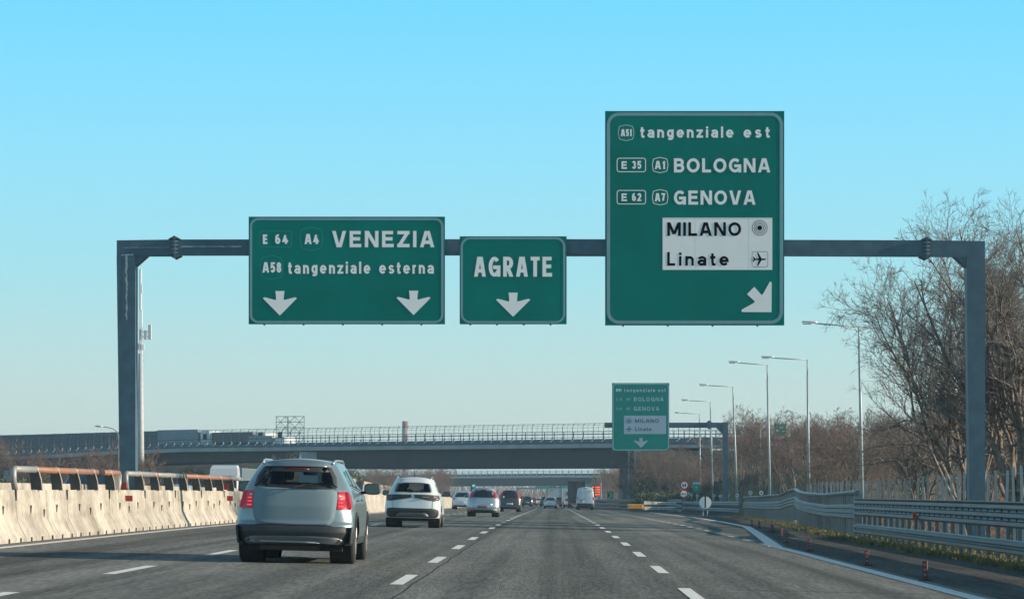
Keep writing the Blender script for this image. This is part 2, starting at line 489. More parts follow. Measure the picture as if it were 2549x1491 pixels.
tube_rail(60.2, 74.6, [62.6, 65.2, 67.7, 70.3, 73.0],
          [(60.2, 62.6, TUBEG, 'tube'), (62.6, 71.0, ORANGE, 'tube'), (71.0, 71.9, DARKJ, 'sleeve'), (71.9, 74.6, ORANGE, 'tube')],
          'first tube railing on the barrier, mostly rusty orange with a grey end at far left')
tube_rail(76.0, 103.5, [78.2, 81.2, 84.2, 87.4, 90.6, 93.8, 97.0, 100.2],
          [(76.0, 81.0, TUBEG, 'tube'), (81.0, 81.7, ORANGE, 'tube'), (81.7, 87.0, TUBEG, 'tube'), (87.0, 87.9, DARKJ, 'sleeve'), (87.9, 100.5, ORANGE, 'tube'), (100.5, 103.5, TUBEG, 'tube')],
          'second tube railing on the barrier, grey then orange, nearest the silver-blue car')
REFL = mat('red_reflector', (0.32, 0.03, 0.02), 0.4)
PLATE = mat('beige_plate', (0.62, 0.52, 0.38), 0.6)
for (x, y, Y, w, h, m, nm_) in ((299, 1209, 75.0, .20, .17, REFL, 'red_marker'), (297.5, 1240, 75.2, .22, .14, REFL, 'red_marker'), (557, 1240, 98.5, .26, .16, REFL, 'red_marker'), (556, 1211, 98.6, .2, .2, REFL, 'red_marker'),
                          (285, 1204, 74.0, .13, .42, PLATE, 'number_plate'), (460, 1207, 87.8, .13, .36, PLATE, 'number_plate')):
    q = at(x, y, Y)
    mb = MB(); mb.box(-w / 2, w / 2, -.012, .012, -h / 2, h / 2)
    o = mb.build(nm_, m, med); o.location = Vector((-10.49 if q.z < 1.19 else -10.6, Y, q.z)) - med.location

# ------------------------------------------------------------------ far parapet on the opposite side
PAR = mat('parapet_brown_sunlit', (0.40, 0.31, 0.22), 0.85, 0, var=0.15, vscale=1)  # dusty brown, with the sunlight on the wall top in the tone
par = empty('ramp_parapet', (-27, 390, 0)); tag(par, 'brownish parapet wall of the ramp beyond the median behind the white car', 'wall')
pp = [(-25.9, 360, 2.6), (-26.5, 400, 2.25), (-28.3, 460, 1.95), (-30.6, 520, 1.75), (-33, 600, 1.6), (-37, 760, 1.2)]
mb = MB(); sweep(mb, pp, [(-0.2, -4.5), (-0.2, 0), (0.2, 0), (0.2, -4.5)]); o = mb.build('wall_face', mat('parapet_wall_grey', (0.22, 0.22, 0.21), 0.9, var=0.1), par); o.location = -par.location
mb = MB(); sweep(mb, pp, [(-0.3, 0.0), (-0.3, 0.42), (0.3, 0.42), (0.3, 0.0)]); o = mb.build('coping', PAR, par); o.location = -par.location

# ------------------------------------------------------------------ gantries
YG = 85.0
gan = empty('sign_gantry', (0, YG, 0)); tag(gan, 'near grey steel sign gantry spanning the whole carriageway on two posts', 'gantry')
def gantry_post(xa0, xb0, ytop, xa1, xb1, gX, side):
    a0 = at(xa0, ytop, YG); b0 = at(xb0, ytop, YG)
    a1x = (xa1 - CX) * YG / F; b1x = (xb1 - CX) * YG / F
    zb = gz(gX, YG) - 0.05
    mb = MB(); d = 0.26
    rings = []
    n = 5
    for i in range(n + 1):
        t = i / n
        xa = a1x + (a0.x - a1x) * t; xb = b1x + (b0.x - b1x) * t; z = zb + (a0.z - zb) * t
        dd = 0.24 + 0.02 * t
        rings.append([(xa, -dd, z), (xb, -dd, z), (xb, dd, z), (xa, dd, z)])
    mb.loft(rings)
    p = mb.build('post', STEEL, gan)
    mb = MB(); mb.box(a1x - .2, b1x + .2, -.45, .45, zb - .02, zb + 0.06); mb.build('base_plate', STEEL, p)
    return p
pl = gantry_post(293.5, 340, 639, 302, 340, -11.9, 1)
pr = gantry_post(2403, 2449, 640, 2411, 2449.5, 11.7, -1)
# beam: slight camber, in three lengths between the flanges
def beam(xa, xb, ya, yb, yya, yyb, dn=0.235):
    A = at(xa, ya, YG); B = at(xb, yb, YG); C = at(xa, yya, YG); D = at(xb, yyb, YG)
    mb = MB(); mb.loft([[(A.x, -dn, C.z), (A.x, dn, C.z), (A.x, dn, A.z), (A.x, -dn, A.z)], [(B.x, -dn, D.z), (B.x, dn, D.z), (B.x, dn, B.z), (B.x, -dn, B.z)]])
    mb.box(A.x, B.x, -dn - .012, -dn + .002, min(C.z, D.z) - .018, min(C.z, D.z) + 0.012)
    return mb.build('beam', STEEL, gan)
beam(293.5, 437, 600, 598, 639.1, 635.5)
beam(437, 1370, 598, 597.0, 635.5, 634.5)
beam(1370, 2303, 597.0, 600, 634.5, 638.5)
beam(2303, 2449, 600, 602, 638.5, 640.1)
for (x, yt, yb, s) in ((437, 598, 636, 1), (2303, 600, 639, -1)):
    q = at(x, (yt + yb) / 2, YG)
    e = empty('flange', (q.x, 0, q.z)); e.parent = gan
    h = 0.29
    MB().prism([(-.20, .33), (-.02, .29 + .02), (-.02, -.31), (0.0, -.36), (0.0, .40)][:0] or [(-.02, .31), (.02, .31), (.02, -.31), (-.02, -.31)],
               lambda p: (p[0], -.33, p[1]), lambda p: (p[0], .33, p[1])).build('plate', STEEL, e)
    for sgn in (1, -1):
        for tri in ([(0.02, .225), (0.17, .225), (0.02, .30)], [(0.02, -.225), (0.02, -.30), (0.17, -.225)]):
            MB().prism([(a * sgn, b) for a, b in tri], lambda p: (p[0], -.31, p[1]), lambda p: (p[0], .31, p[1])).build('gusset', STEEL, e)
    for k in range(6):
        z = -.26 + .104 * k
        MB().tube([(-.07, -.285, z), (.09, -.285, z + .0)], 0.019, 6).build('bolt', STEELP, e)
for (pts) in ([(340, 635.5), (372, 635.5), (340, 664)], [(2403, 639), (2371, 639), (2403, 667)]):
    W = [at(a, b, YG) for a, b in pts]
    MB().prism([(w.x, w.z) for w in W], lambda p: (p[0], -.225, p[1]), lambda p: (p[0], .225, p[1])).build('haunch', STEEL, gan)
# lime stains that ran along the weld seams of the left corner
ST = mat('lime_stain', (0.30, 0.37, 0.40), 0.8)
random.seed(3)
def stain(pts, w0):
    v = []; f = []
    for i, (x, y) in enumerate(pts):
        q = at(x, y, YG - .3); w = w0 * random.uniform(.3, 1.3)
        v += [(q.x, 0, q.z)]
    L_ = []; R_ = []
    for i, (x, y) in enumerate(pts):
        a = Vector(pts[max(0, i - 1)]); b = Vector(pts[min(len(pts) - 1, i + 1)]); d = (b - a).normalized(); n = Vector((-d.y, d.x))
        w = w0 * random.uniform(.3, 1.2)
        for sgn, LL in ((1, L_), (-1, R_)):
            q = Vector((x, y)) + n * sgn * w; LL.append(q)
    poly = L_ + R_[::-1]
    YY = YG - 0.268
    Z = [at(q.x, q.y, YY) for q in poly]
    v = [(z.x, -0.268, z.z) for z in Z]; n = len(L_)
    f = [(i, i + 1, 2 * n - 2 - i, 2 * n - 1 - i) for i in range(n - 1)]
    obj('lime_stain', mesh('lime_stain', v, f), ST, gan)
stain([(315 + random.uniform(-1.5, 1.5), 636 + i * 7) for i in range(24)], 2.6)
stain([(302 + i * 6, 635 - i * .2) for i in range(6)], 1.6)
stain([(308 + i * 8, 617 - i * 0.1 + random.uniform(-.4, .4)) for i in range(15)], 0.9)
stain([(450 + i * 8, 614 + random.uniform(-.6, .6)) for i in range(20)], 1.8)

# ------------------------------------------------------------------ signs
_font_cache = {}
def text_mesh(s, spacing=1.0, bold=0.0):
    key = (s, spacing, bold)
    if key in _font_cache: return _font_cache[key]
    c = bpy.data.curves.new('t', 'FONT'); c.body = s; c.size = 1.0; c.space_character = spacing
    c.offset = bold; c.resolution_u = 4; c.extrude = 0.0
    o = bpy.data.objects.new('t', c); COL.objects.link(o)
    dg = bpy.context.evaluated_depsgraph_get(); dg.update()
    me = bpy.data.meshes.new_from_object(o.evaluated_get(dg))
    v = [tuple(q.co) for q in me.vertices]; f = [tuple(q.vertices) for q in me.polygons]
    bpy.data.objects.remove(o); bpy.data.curves.remove(c); bpy.data.meshes.remove(me)
    _font_cache[key] = (v, f)
    return v, f


# ------------------------------------------------------------------ road-sign alphabet drawn with strokes of even width
def _arc(cx, cy, rx, ry, a0, a1, n=None):
    n = n or max(4, int(abs(a1 - a0) / 15)); return [(cx + rx * math.cos(R(a0 + (a1 - a0) * i / n)), cy + ry * math.sin(R(a0 + (a1 - a0) * i / n))) for i in range(n + 1)]
G_ = {   # p: square-capped polyline, o: closed ring, d: diagonal cut level with the line; coordinates 0..1 over the glyph
 'A': (.86, [('d', (0, 0), (.5, 1)), ('d', (1, 0), (.5, 1)), ('b', (.22, .25), (.78, .25))]),
 'B': (.72, [('p', [(0, 0), (0, 1), (.55, 1)] + _arc(.55, .76, .38, .24, 90, -90) + [(0, .52)]), ('p', [(0, .52), (.6, .52)] + _arc(.6, .26, .40, .26, 90, -90) + [(0, 0)])]),
 'E': (.70, [('p', [(.93, 1), (0, 1), (0, 0), (1, 0)]), ('b', (0, .52), (.86, .52))]),
 'G': (.86, [('p', _arc(.5, .5, .5, .5, 48, 322)), ('p', [(.56, .46), (1, .46), (1, .0)])]),
 'I': (.0, [('p', [(.5, 0), (.5, 1)])]), 'L': (.62, [('p', [(0, 1), (0, 0), (1, 0)])]),
 'M': (.95, [('p', [(0, 0), (0, 1)]), ('p', [(1, 0), (1, 1)]), ('d', (.0, 1), (.5, .12)), ('d', (1, 1), (.5, .12))]),
 'N': (.82, [('p', [(0, 0), (0, 1)]), ('p', [(1, 0), (1, 1)]), ('d', (0, 1), (1, 0))]),
 'O': (.90, [('o', _arc(.5, .5, .5, .5, 0, 360, 28)[:-1])]),
 'R': (.74, [('p', [(0, 0), (0, 1), (.5, 1)] + _arc(.5, .73, .46, .27, 90, -90) + [(0, .46)]), ('d', (.42, .46), (1, 0))]),
 'S': (.66, [('p', _arc(.5, .76, .5, .24, 30, 180) + _arc(.5, .26, .5, .26, 90, -150)[0:])]),
 'T': (.66, [('b', (0, 1), (1, 1)), ('p', [(.5, 0), (.5, 1)])]), 'V': (.84, [('d', (0, 1), (.5, 0)), ('d', (1, 1), (.5, 0))]),
 'Z': (.74, [('b', (.02, 1), (1, 1)), ('b', (0, 0), (1, 0)), ('d', (1, 1), (0, 0))]),
 '0': (.6, [('o', _arc(.5, .5, .5, .5, 0, 360, 24)[:-1])]),
 '1': (.40, [('p', [(1, 0), (1, 1)]), ('p', [(.95, .96), (0, .76)])]),
 '2': (.6, [('p', _arc(.5, .72, .5, .28, 165, -30) + [(0, 0), (1, 0)])]),
 '3': (.6, [('p', _arc(.5, .76, .46, .24, 160, -90)), ('p', _arc(.5, .27, .5, .27, 90, -160))]),
 '4': (.66, [('p', [(.55, 1), (0, .24), (1, .24)]), ('p', [(.72, 0), (.72, .52)])]),
 '5': (.6, [('p', [(.92, 1), (.12, 1), (.05, .56)] + _arc(.48, .31, .52, .31, 105, -150))]),
 '6': (.6, [('p', _arc(.55, .55, .55, .45, 70, 180) + [(0, .3)]), ('o', _arc(.5, .3, .5, .3, 0, 360, 20)[:-1])]),
 '7': (.58, [('p', [(0, 1), (1, 1), (.38, 0)])]),
 '8': (.6, [('o', _arc(.5, .76, .44, .24, 0, 360, 20)[:-1]), ('o', _arc(.5, .26, .5, .26, 0, 360, 20)[:-1])]),
 # small letters: y in units of the small-letter height
 'a': (.68, [('p', _arc(.5, .70, .5, .30, 155, 0) + [(1, 0)]), ('o', _arc(.47, .27, .47, .27, 0, 360, 18)[:-1])], 1),
 'e': (.72, [('b', (.0, .5), (1, .5)), ('p', _arc(.5, .5, .5, .5, 0, 318))], 1),
 'g': (.66, [('o', _arc(.48, .52, .48, .48, 0, 360, 20)[:-1]), ('p', [(1, 1), (1, -.12)] + _arc(.5, -.12, .5, .26, 0, -140))], 1),
 'i': (.0, [('p', [(.5, 0), (.5, 1)]), ('b', (.5, 1.5), (.5, 1.5))], 1),
 'l': (.22, [('p', [(0, 1.5), (0, .22), (.35, 0), (1, 0)])], 1),
 'n': (.66, [('p', [(0, 0), (0, 1)]), ('p', [(0, .66)] + _arc(.5, .6, .5, .40, 165, 0) + [(1, 0)])], 1),
 'r': (.40, [('p', [(0, 0), (0, 1)]), ('p', [(0, .62)] + _arc(.75, .62, .75, .38, 165, 85))], 1),
 's': (.62, [('p', _arc(.5, .75, .46, .25, 25, 270) + _arc(.5, .25, .5, .25, 85, -155))], 1),
 't': (.42, [('p', [(.35, 1.38), (.35, .25), (.6, 0), (1, 0)]), ('b', (0, 1), (.95, 1))], 1),
 'z': (.64, [('b', (0, 1), (.97, 1)), ('b', (0, 0), (1, 0)), ('d', (1, 1), (0, 0))], 1),
}
def stroke_text(text, x0, x1, ytop, ybase, st, xh=.70, gap=.20, wordgap=.55):
    """returns polygons (list of point lists, y down) filling the strokes of the text between x0 and x1"""
    capH = ybase - ytop
    ws = []
    for ch in text:
        g = G_[ch]; ws.append(g[0] * capH)
    n = len(text); natural = sum(ws); gaps = (n - 1)
    avail = (x1 - x0) - n * st * 0
    # ink width of a glyph is w*k, never less than the stroke
    def total(k): return sum(max(st, w * k) for w in ws) + gaps * gap * capH * min(1.3, max(.45, k))
    lo, hi = .1, 4
    for _ in range(40):
        k = (lo + hi) / 2
        if total(k) > x1 - x0: hi = k
        else: lo = k
    gp = gap * capH * min(1.3, max(.45, k)); x = x0; out = []
    for ch, w in zip(text, ws):
        g = G_[ch]; low = len(g) > 2; Hh = capH * (xh if low else 1); ww = max(st, w * k)
        def P(u, v_): return Vector((x + st / 2 + u * (ww - st), ybase - st / 2 - v_ * (Hh - st)))
        for s_ in g[1]:
            if s_[0] in 'po':
                pts = [P(*q) for q in s_[1]]; closed = s_[0] == 'o'; m = len(pts); L_ = []; R_ = []
                cl = [pts[0]]
                for q in pts[1:]:
                    if (q - cl[-1]).length > st * .06: cl.append(q)
                pts = cl; m = len(pts)
                for i_ in range(m):
                    a = pts[i_] - pts[i_ - 1] if (i_ or closed) else pts[1] - pts[0]
                    b_ = (pts[(i_ + 1) % m] - pts[i_]) if (i_ < m - 1 or closed) else a
                    a = a.normalized(); b_ = b_.normalized(); na = Vector((-a.y, a.x)); nb = Vector((-b_.y, b_.x)); kk = na + nb
                    kk = kk * (2 / max(.55, kk.length_squared)) if kk.length > 1e-4 else na
                    q = pts[i_]
                    if not closed and i_ == 0: q = q - a * st * (.5 if abs(a.x) < .15 or abs(a.y) < .15 else .12)
                    if not closed and i_ == m - 1: q = q + a * st * (.5 if abs(a.x) < .15 or abs(a.y) < .15 else .12)
                    L_.append(q + kk * st / 2); R_.append(q - kk * st / 2)
                for i_ in range(m if closed else m - 1):
                    j_ = (i_ + 1) % m; out.append([L_[i_], L_[j_], R_[j_], R_[i_]])
                out.append(None)
            elif s_[0] == 'b':
                a = P(*s_[1]); b_ = P(*s_[2]); h = st / 2
                out.append([Vector((a.x - h, a.y - h)), Vector((b_.x + h, b_.y - h)), Vector((b_.x + h, b_.y + h)), Vector((a.x - h, a.y + h))]); out.append(None)
            else:
                (u0, v0), (u1, v1) = s_[1], s_[2]
                full = ch in 'AVNR'
                ya = ybase - v0 * Hh; yb = ybase - v1 * Hh
                if ch in 'Zz': ya = ybase - (Hh - st * .5 if v0 else st * .5); yb = ybase - (Hh - st * .5 if v1 else st * .5)
                dx = (u1 - u0) * (ww - st); dy = abs(yb - ya); hw = st / 2 * math.hypot(dx, dy) / max(dy, 1e-6); hw = min(hw, st * .85)
                xa = x + hw + u0 * (ww - 2 * hw); xb = x + hw + u1 * (ww - 2 * hw)
                if ch in 'AV': xb += (-1 if u0 == 0 else 1) * st * .22
                out.append([Vector((xa - hw, ya)), Vector((xa + hw, ya)), Vector((xb + hw, yb)), Vector((xb - hw, yb))]); out.append(None)
        x += ww + gp
    return out

SEAM2 = mat('sign_seam_faint', (0.0, .12, .10), .6)
class Sign:
    def __init__(s, name, label, ox, oy, sc_, Y, group=None):
        s.ox, s.oy, s.sc, s.Y = ox, oy, sc_, Y
        s.root = empty(name, (0, Y, 0)); tag(s.root, label, 'road sign', group)
    def pt(s, x, y, off=0.0):
        q = at(s.ox + x * s.sc, s.oy + y * s.sc, s.Y)
        return (q.x, -off, q.z)
    def poly(s, name, pts, m, off=0.006, parent=None):
        t = tessellate_polygon([[Vector((p[0], p[1], 0)) for p in pts]])
        return obj(name, mesh(name, [s.pt(p[0], p[1], off) for p in pts], [tuple(reversed(q)) for q in t]), m, parent or s.root)
    def ring(s, name, pts, w, m, off=0.006, parent=None):
        n = len(pts); c = [Vector(p) for p in pts]; inner = []
        for i in range(n):
            a = (c[i] - c[i - 1]).normalized(); b = (c[(i + 1) % n] - c[i]).normalized()
            na = Vector((-a.y, a.x)); nb = Vector((-b.y, b.x)); k = (na + nb)
            k = k / max(0.3, k.length_squared) * 2 if k.length > 1e-6 else na
            inner.append(c[i] + k * w)
        v = [s.pt(p[0], p[1], off) for p in c] + [s.pt(p[0], p[1], off) for p in inner]
        f = [(i, (i + 1) % n, (i + 1) % n + n, i + n) for i in range(n)]
        return obj(name, mesh(name, v, f), m, parent or s.root)
    def rrect(s, x0, y0, x1, y1, r, k=7):
        P = []
        for cx, cy, a0 in ((x1 - r, y0 + r, -90), (x1 - r, y1 - r, 0), (x0 + r, y1 - r, 90), (x0 + r, y0 + r, 180)):
            for i in range(k + 1):
                a = R(a0 + 90 * i / k); P.append((cx + r * math.cos(a), cy + r * math.sin(a)))
        return P
    def text(s, t, x0, x1, y0, y1, m, bold=0.03, spacing=1.1, off=0.007, parent=None):
        v, f = text_mesh(t, spacing, bold)
        a0 = min(q[0] for q in v); a1 = max(q[0] for q in v); b0 = min(q[1] for q in v); b1 = max(q[1] for q in v)
        V = [s.pt(x0 + (q[0] - a0) / (a1 - a0) * (x1 - x0), y1 - (q[1] - b0) / (b1 - b0) * (y1 - y0), off) for q in v]
        return obj('lettering', mesh('lettering', V, f), m, parent or s.root)
    def word(s, t, x0, x1, ytop, ybase, st, m, gap=.20, xh=.70, off=.007):
        v = []; f = []; z = 0
        for q in stroke_text(t, x0, x1, ytop, ybase, st, xh, gap):
            if q is None: z += .5; continue
            k = len(v); v += [s.pt(p[0], p[1], off + z * .0004) for p in q]; f.append(tuple(range(k, k + 4))); z += .06
        return obj('lettering', mesh('lettering', v, f), m, s.root)
    def panel(s, x0, y0, x1, y1, m, seams=(), vseams=()):
        A = s.pt(x0, y0); B = s.pt(x1, y1)
        MB().box(A[0], B[0], 0.0, 0.035, B[2], A[2]).build('panel', m, s.root)
        for k in range(3):
            z = B[2] + (A[2] - B[2]) * (k + .5) / 3
            MB().box(A[0] + .1, B[0] - .1, .035, .095, z - .04, z + .04).build('stiffener', STEELP, s.root)
        n = max(4, int((x1 - x0) * s.sc / 90))
        for k in range(n):
            x = A[0] + (B[0] - A[0]) * (k + .4) / n
            MB().box(x - .025, x + .025, .0, .03, B[2] - .035, B[2]).build('clip', GREEN, s.root)
        for xs in vseams:
            a = s.pt(xs, y0 + 4, .0045); b = s.pt(xs + 1.2 / s.sc * .25, y1 - 4, .0045)
            obj('panel_seam', mesh('panel_seam', [a, (b[0], a[1], a[2]), (b[0], a[1], b[2]), (a[0], a[1], b[2])], [(0, 1, 2, 3)]), SEAM2, s.root)
        for y in seams:
            a = s.pt(x0, y, .004); b = s.pt(x1, y + 2.2 / s.sc * .25, .004)
            obj('panel_seam', mesh('panel_seam', [a, (b[0], a[1], a[2]), (b[0], a[1], b[2]), (a[0], a[1], b[2])], [(0, 1, 2, 3)]), SEAM, s.root)
    def hexa(s, x0, x1, y0, y1, m, w):
        dx = (x1 - x0) * .06; dy = (y1 - y0) * .09; r = (x1 - x0) * .06
        P = [(x0 + dx, y0 + dy + r), (x0 + dx + r, y0 + dy), ((x0 + x1) / 2, y0), (x1 - dx - r, y0 + dy), (x1 - dx, y0 + dy + r), (x1, (y0 + y1) / 2),
             (x1 - dx, y1 - dy - r), (x1 - dx - r, y1 - dy), ((x0 + x1) / 2, y1), (x0 + dx + r, y1 - dy), (x0 + dx, y1 - dy - r), (x0, (y0 + y1) / 2)]
        s.ring('route_badge', P, w, m)
    def arrow(s, x0, x1, y0, y1, m):
        A = [(.365, 0), (.635, 0), (.622, .15), (.612, .34), (.63, .372), (.93, .262), (.972, .262), (.998, .29), (.99, .32), (.515, .985), (.5, 1), (.485, .985), (.01, .32), (.002, .29), (.028, .262), (.07, .262), (.37, .372), (.388, .34), (.378, .15)]
        s.poly('arrow', [(x0 + a * (x1 - x0), y0 + b * (y1 - y0)) for a, b in A], m)

def stroke_letters(r, t, cx, cz, w, h, y, m, st):
    v = []; f = []; z = 0
    for q in stroke_text(t, -w / 2, w / 2, -h / 2, h / 2, st):
        if q is None: z += .5; continue
        k = len(v); v += [(cx + p[0], y - z * .0004, cz - p[1]) for p in q]; f.append(tuple(range(k, k + 4))); z += .06
    return obj('lettering', mesh('lettering', v, f), m, r)
def plane_icon(s, cx, cy, r, ang, m, off=0.009):
    h = [(0, 1.0), (.10, .82), (.12, .3), (1.0, -.22), (1.0, -.38), (.12, -.12), (.08, -.62), (.38, -.86), (.38, -.98), (0, -.88)]
    P = h + [(-a, b) for a, b in reversed(h[1:-1])]
    ca, sa = math.cos(ang), math.sin(ang)
    P = [(cx + r * (a * ca - b * sa), cy - r * (a * sa + b * ca)) for a, b in P]
    s.poly('aeroplane_symbol', P, m, off)
def circ(cx, cy, r, k=28): return [(cx + r * math.cos(2 * math.pi * i / k), cy + r * math.sin(2 * math.pi * i / k)) for i in range(k)]

# Sign A
s = Sign('overhead_sign', 'wide green overhead sign reading VENEZIA and tangenziale esterna with two arrows', 600, 520, 530 / 2520, YG - .36, 'green signs on the near gantry')
s.panel(90, 93, 2413, 1365, GREEN, vseams=(722, 1143, 1770))
s.ring('border', s.rrect(105, 108, 2397, 1352, 100), 27, BORDER)
s.word('E', 258, 312, 304, 417, 25, WHITE); s.word('64', 404, 557, 302, 416, 25, WHITE, .22)
s.ring('route_badge', s.rrect(220, 262, 602, 453, 26, 3), 5, FAINT)
s.word('A4', 752, 920, 298, 418, 26, WHITE, .2); s.hexa(697, 973, 215, 497, FAINT, 5)
s.word('VENEZIA', 1078, 2288, 262, 455, 40, WHITE, .21)
s.word('A58', 253, 477, 632, 755, 25, WHITE, .17); s.hexa(223, 503, 550, 837, FAINT, 5)
s.word('tangenziale', 557, 1530, 620, 768, 26, WHITE, .27)
s.word('esterna', 1635, 2282, 620, 768, 26, WHITE, .27)
s.arrow(260, 660, 972, 1260, WHITE); s.arrow(1842, 2243, 968, 1255, WHITE)
# Sign B
s = Sign('overhead_sign', 'small square green overhead sign reading AGRATE above one down arrow', 1120, 560, 400 / 2184, YG - .36, 'green signs on the near gantry')
s.panel(132, 155, 1586, 1349, GREEN, seams=(748,))
s.ring('border', s.rrect(147, 168, 1568, 1334, 128), 28, BORDER)
s.word('AGRATE', 328, 1388, 433, 703, 50, WHITE, .20)
s.arrow(628, 1090, 920, 1245, WHITE)
# Sign C
s = Sign('overhead_sign', 'tallest green overhead sign with BOLOGNA, GENOVA and a white MILANO Linate panel', 1490, 260, 480 / 1241, YG - .36, 'green signs on the near gantry')
s.panel(42, 44, 1195, 1422, GREEN, seams=(735,), vseams=(270, 620, 965))
s.ring('border', s.rrect(53, 54, 1187, 1412, 78), 21, BORDER)
s.word('A51', 143, 213, 161, 207, 9.5, WHITE, .16); s.hexa(126, 229, 132, 236, WHITE, 2.4)
s.word('tangenziale', 268, 868, 140, 216, 14.5, WHITE, .28); s.word('est', 933, 1102, 140, 216, 14.5, WHITE, .36)
for (y0, e, a, nme, xe) in ((345, '35', 'A1', 'BOLOGNA', 1105), (552, '62', 'A7', 'GENOVA', 1010)):
    s.ring('route_badge', s.rrect(117, y0, 305, y0 + 92, 17, 4), 5, WHITE)
    s.word('E', 148, 183, y0 + 22, y0 + 71, 10.5, WHITE); s.word(e, 215, 275, y0 + 20, y0 + 71, 10.5, WHITE, .2)
    s.word(a, 362, 428, y0 + 20, y0 + 73, 11.5, WHITE, .18); s.hexa(344, 449, y0 - 5, y0 + 98, WHITE, 4)
    s.word(nme, 485, xe, y0 + 3, y0 + 94, 18.5, WHITE, .17)
s.poly('white_panel', [(412, 730), (1118, 730), (1118, 1065), (412, 1065)], WHITE, .004)
s.word('MILANO', 442, 917, 759, 847, 17.5, BLACK, .17, off=.008); s.word('Linate', 442, 837, 950, 1038, 16, BLACK, .30, off=.008)
s.poly('target_symbol', circ(1037, 795, 16), BLACK, .008)
for r in (27, 38, 50): s.ring('target_symbol', circ(1037, 795, r), 3.6, BLACK, .008)
s.ring('symbol_frame', s.rrect(987, 946, 1090, 1048, 14, 4), 2.2, BLACK, .008)
plane_icon(s, 1036, 997, 44, R(-90), BLACK)
s.poly('arrow', [(1113, 1337), (924, 1336), (918, 1328), (924, 1319), (998, 1278), (1005, 1270), (1000, 1262), (955, 1221), (1002, 1174), (1042, 1219), (1050, 1226), (1058, 1219), (1100, 1145), (1107, 1139), (1114, 1146)], WHITE)
# Sign D and its cantilever gantry
YD = 267.0
g2 = empty('cantilever_gantry', (14.9, YD, gz(14.9, YD))); tag(g2, 'far grey cantilever gantry carrying the smaller green sign near the overpass', 'gantry')
a = at(1350 + 1378 * .3257, 1064, YD); b = at(1350 + 1418 * .3257, 1051, YD); zb = gz(14.9, YD) - .05
def loc(o, r): o.location = -r.location; return o
loc(MB().box(a.x, b.x, YD - .25, YD + .25, zb, b.z).build('post', STEEL, g2), g2)
l = at(1505, 1051.5, YD); l2 = at(1505, 1064.5, YD)
loc(MB().box(l.x, a.x, YD - .22, YD + .22, l2.z, b.z - .02).build('beam', STEEL, g2), g2)
q = at(1765, 1057, YD)
loc(MB().prism([(q.x - .03, q.z + .38), (q.x + .03, q.z + .38), (q.x + .22, q.z + .22), (q.x + .22, q.z - .22), (q.x + .03, q.z - .38), (q.x - .03, q.z - .38), (q.x - .22, q.z - .22), (q.x - .22, q.z + .22)], lambda p: (p[0], YD - .32, p[1]), lambda p: (p[0], YD + .32, p[1])).build('flange', STEEL, g2), g2)
w = at(1798, 1064, YD); 
loc(MB().prism([(a.x, l2.z), (a.x - .55, l2.z), (a.x, l2.z - .55)], lambda p: (p[0], YD - .21, p[1]), lambda p: (p[0], YD + .21, p[1])).build('haunch', STEEL, g2), g2)
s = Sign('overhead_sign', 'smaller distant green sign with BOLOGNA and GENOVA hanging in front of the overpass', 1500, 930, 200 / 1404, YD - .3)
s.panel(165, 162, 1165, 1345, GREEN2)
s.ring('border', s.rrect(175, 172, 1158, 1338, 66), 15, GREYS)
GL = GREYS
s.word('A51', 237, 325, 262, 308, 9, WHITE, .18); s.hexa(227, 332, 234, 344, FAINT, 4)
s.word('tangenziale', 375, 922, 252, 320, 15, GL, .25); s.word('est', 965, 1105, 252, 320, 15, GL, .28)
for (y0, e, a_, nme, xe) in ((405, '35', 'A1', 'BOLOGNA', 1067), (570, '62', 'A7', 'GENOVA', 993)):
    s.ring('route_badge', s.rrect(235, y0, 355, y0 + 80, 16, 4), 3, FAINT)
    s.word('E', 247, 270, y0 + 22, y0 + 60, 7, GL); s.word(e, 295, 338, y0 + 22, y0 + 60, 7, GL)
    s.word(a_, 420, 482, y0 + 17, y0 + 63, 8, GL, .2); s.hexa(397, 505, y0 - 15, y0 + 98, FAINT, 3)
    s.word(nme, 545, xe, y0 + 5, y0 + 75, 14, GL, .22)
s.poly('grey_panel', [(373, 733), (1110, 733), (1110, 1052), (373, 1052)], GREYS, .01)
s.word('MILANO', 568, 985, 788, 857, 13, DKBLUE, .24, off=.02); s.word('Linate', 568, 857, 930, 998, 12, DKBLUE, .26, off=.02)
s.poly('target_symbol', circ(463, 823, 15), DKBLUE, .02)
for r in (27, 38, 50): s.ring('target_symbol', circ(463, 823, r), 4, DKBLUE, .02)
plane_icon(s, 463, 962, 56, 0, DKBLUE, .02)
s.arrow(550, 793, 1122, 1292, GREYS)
# ------------------------------------------------------------------ guardrails on the right
def wave(n, h, depth=0.08, t=0.006):
    """closed profile of an n-wave rail of height h, bulging towards the road (negative normal)"""
    pts = []
    for i in range(n):
        z0 = h * i / n
        u = h / n
        pts += [(0.0, z0 + .02 * u), (-depth * .15, z0 + .14 * u), (-depth, z0 + .30 * u), (-depth, z0 + .70 * u), (-depth * .15, z0 + .86 * u)]
    pts.append((0.0, h))
    back = [(a + t, b) for a, b in reversed(pts)]
    return pts + back
def rail_on(root, path, z, h, n, name='rail', m=STEEL2, depth=0.08):
    mb = MB(); sweep(mb, [(x, y, zz + z) for x, y, zz in path], wave(n, h, depth))
    return loc(mb.build(name, m, root), root)
gp = [(8.95, 34, 0), (8.95, 60, 0), (9.05, 91.6, 0)]
gp = [(x, y, gz(x, y)) for x, y, _ in interp(gp, 6)]
gr = empty('guardrail', (9, 60, gz(9, 60))); tag(gr, 'nearest steel guardrail at right with a three-wave rail above a lower rail', 'guardrail')
rail_on(gr, gp, 0.69, 0.50, 3); rail_on(gr, gp, 0.17, 0.29, 2)
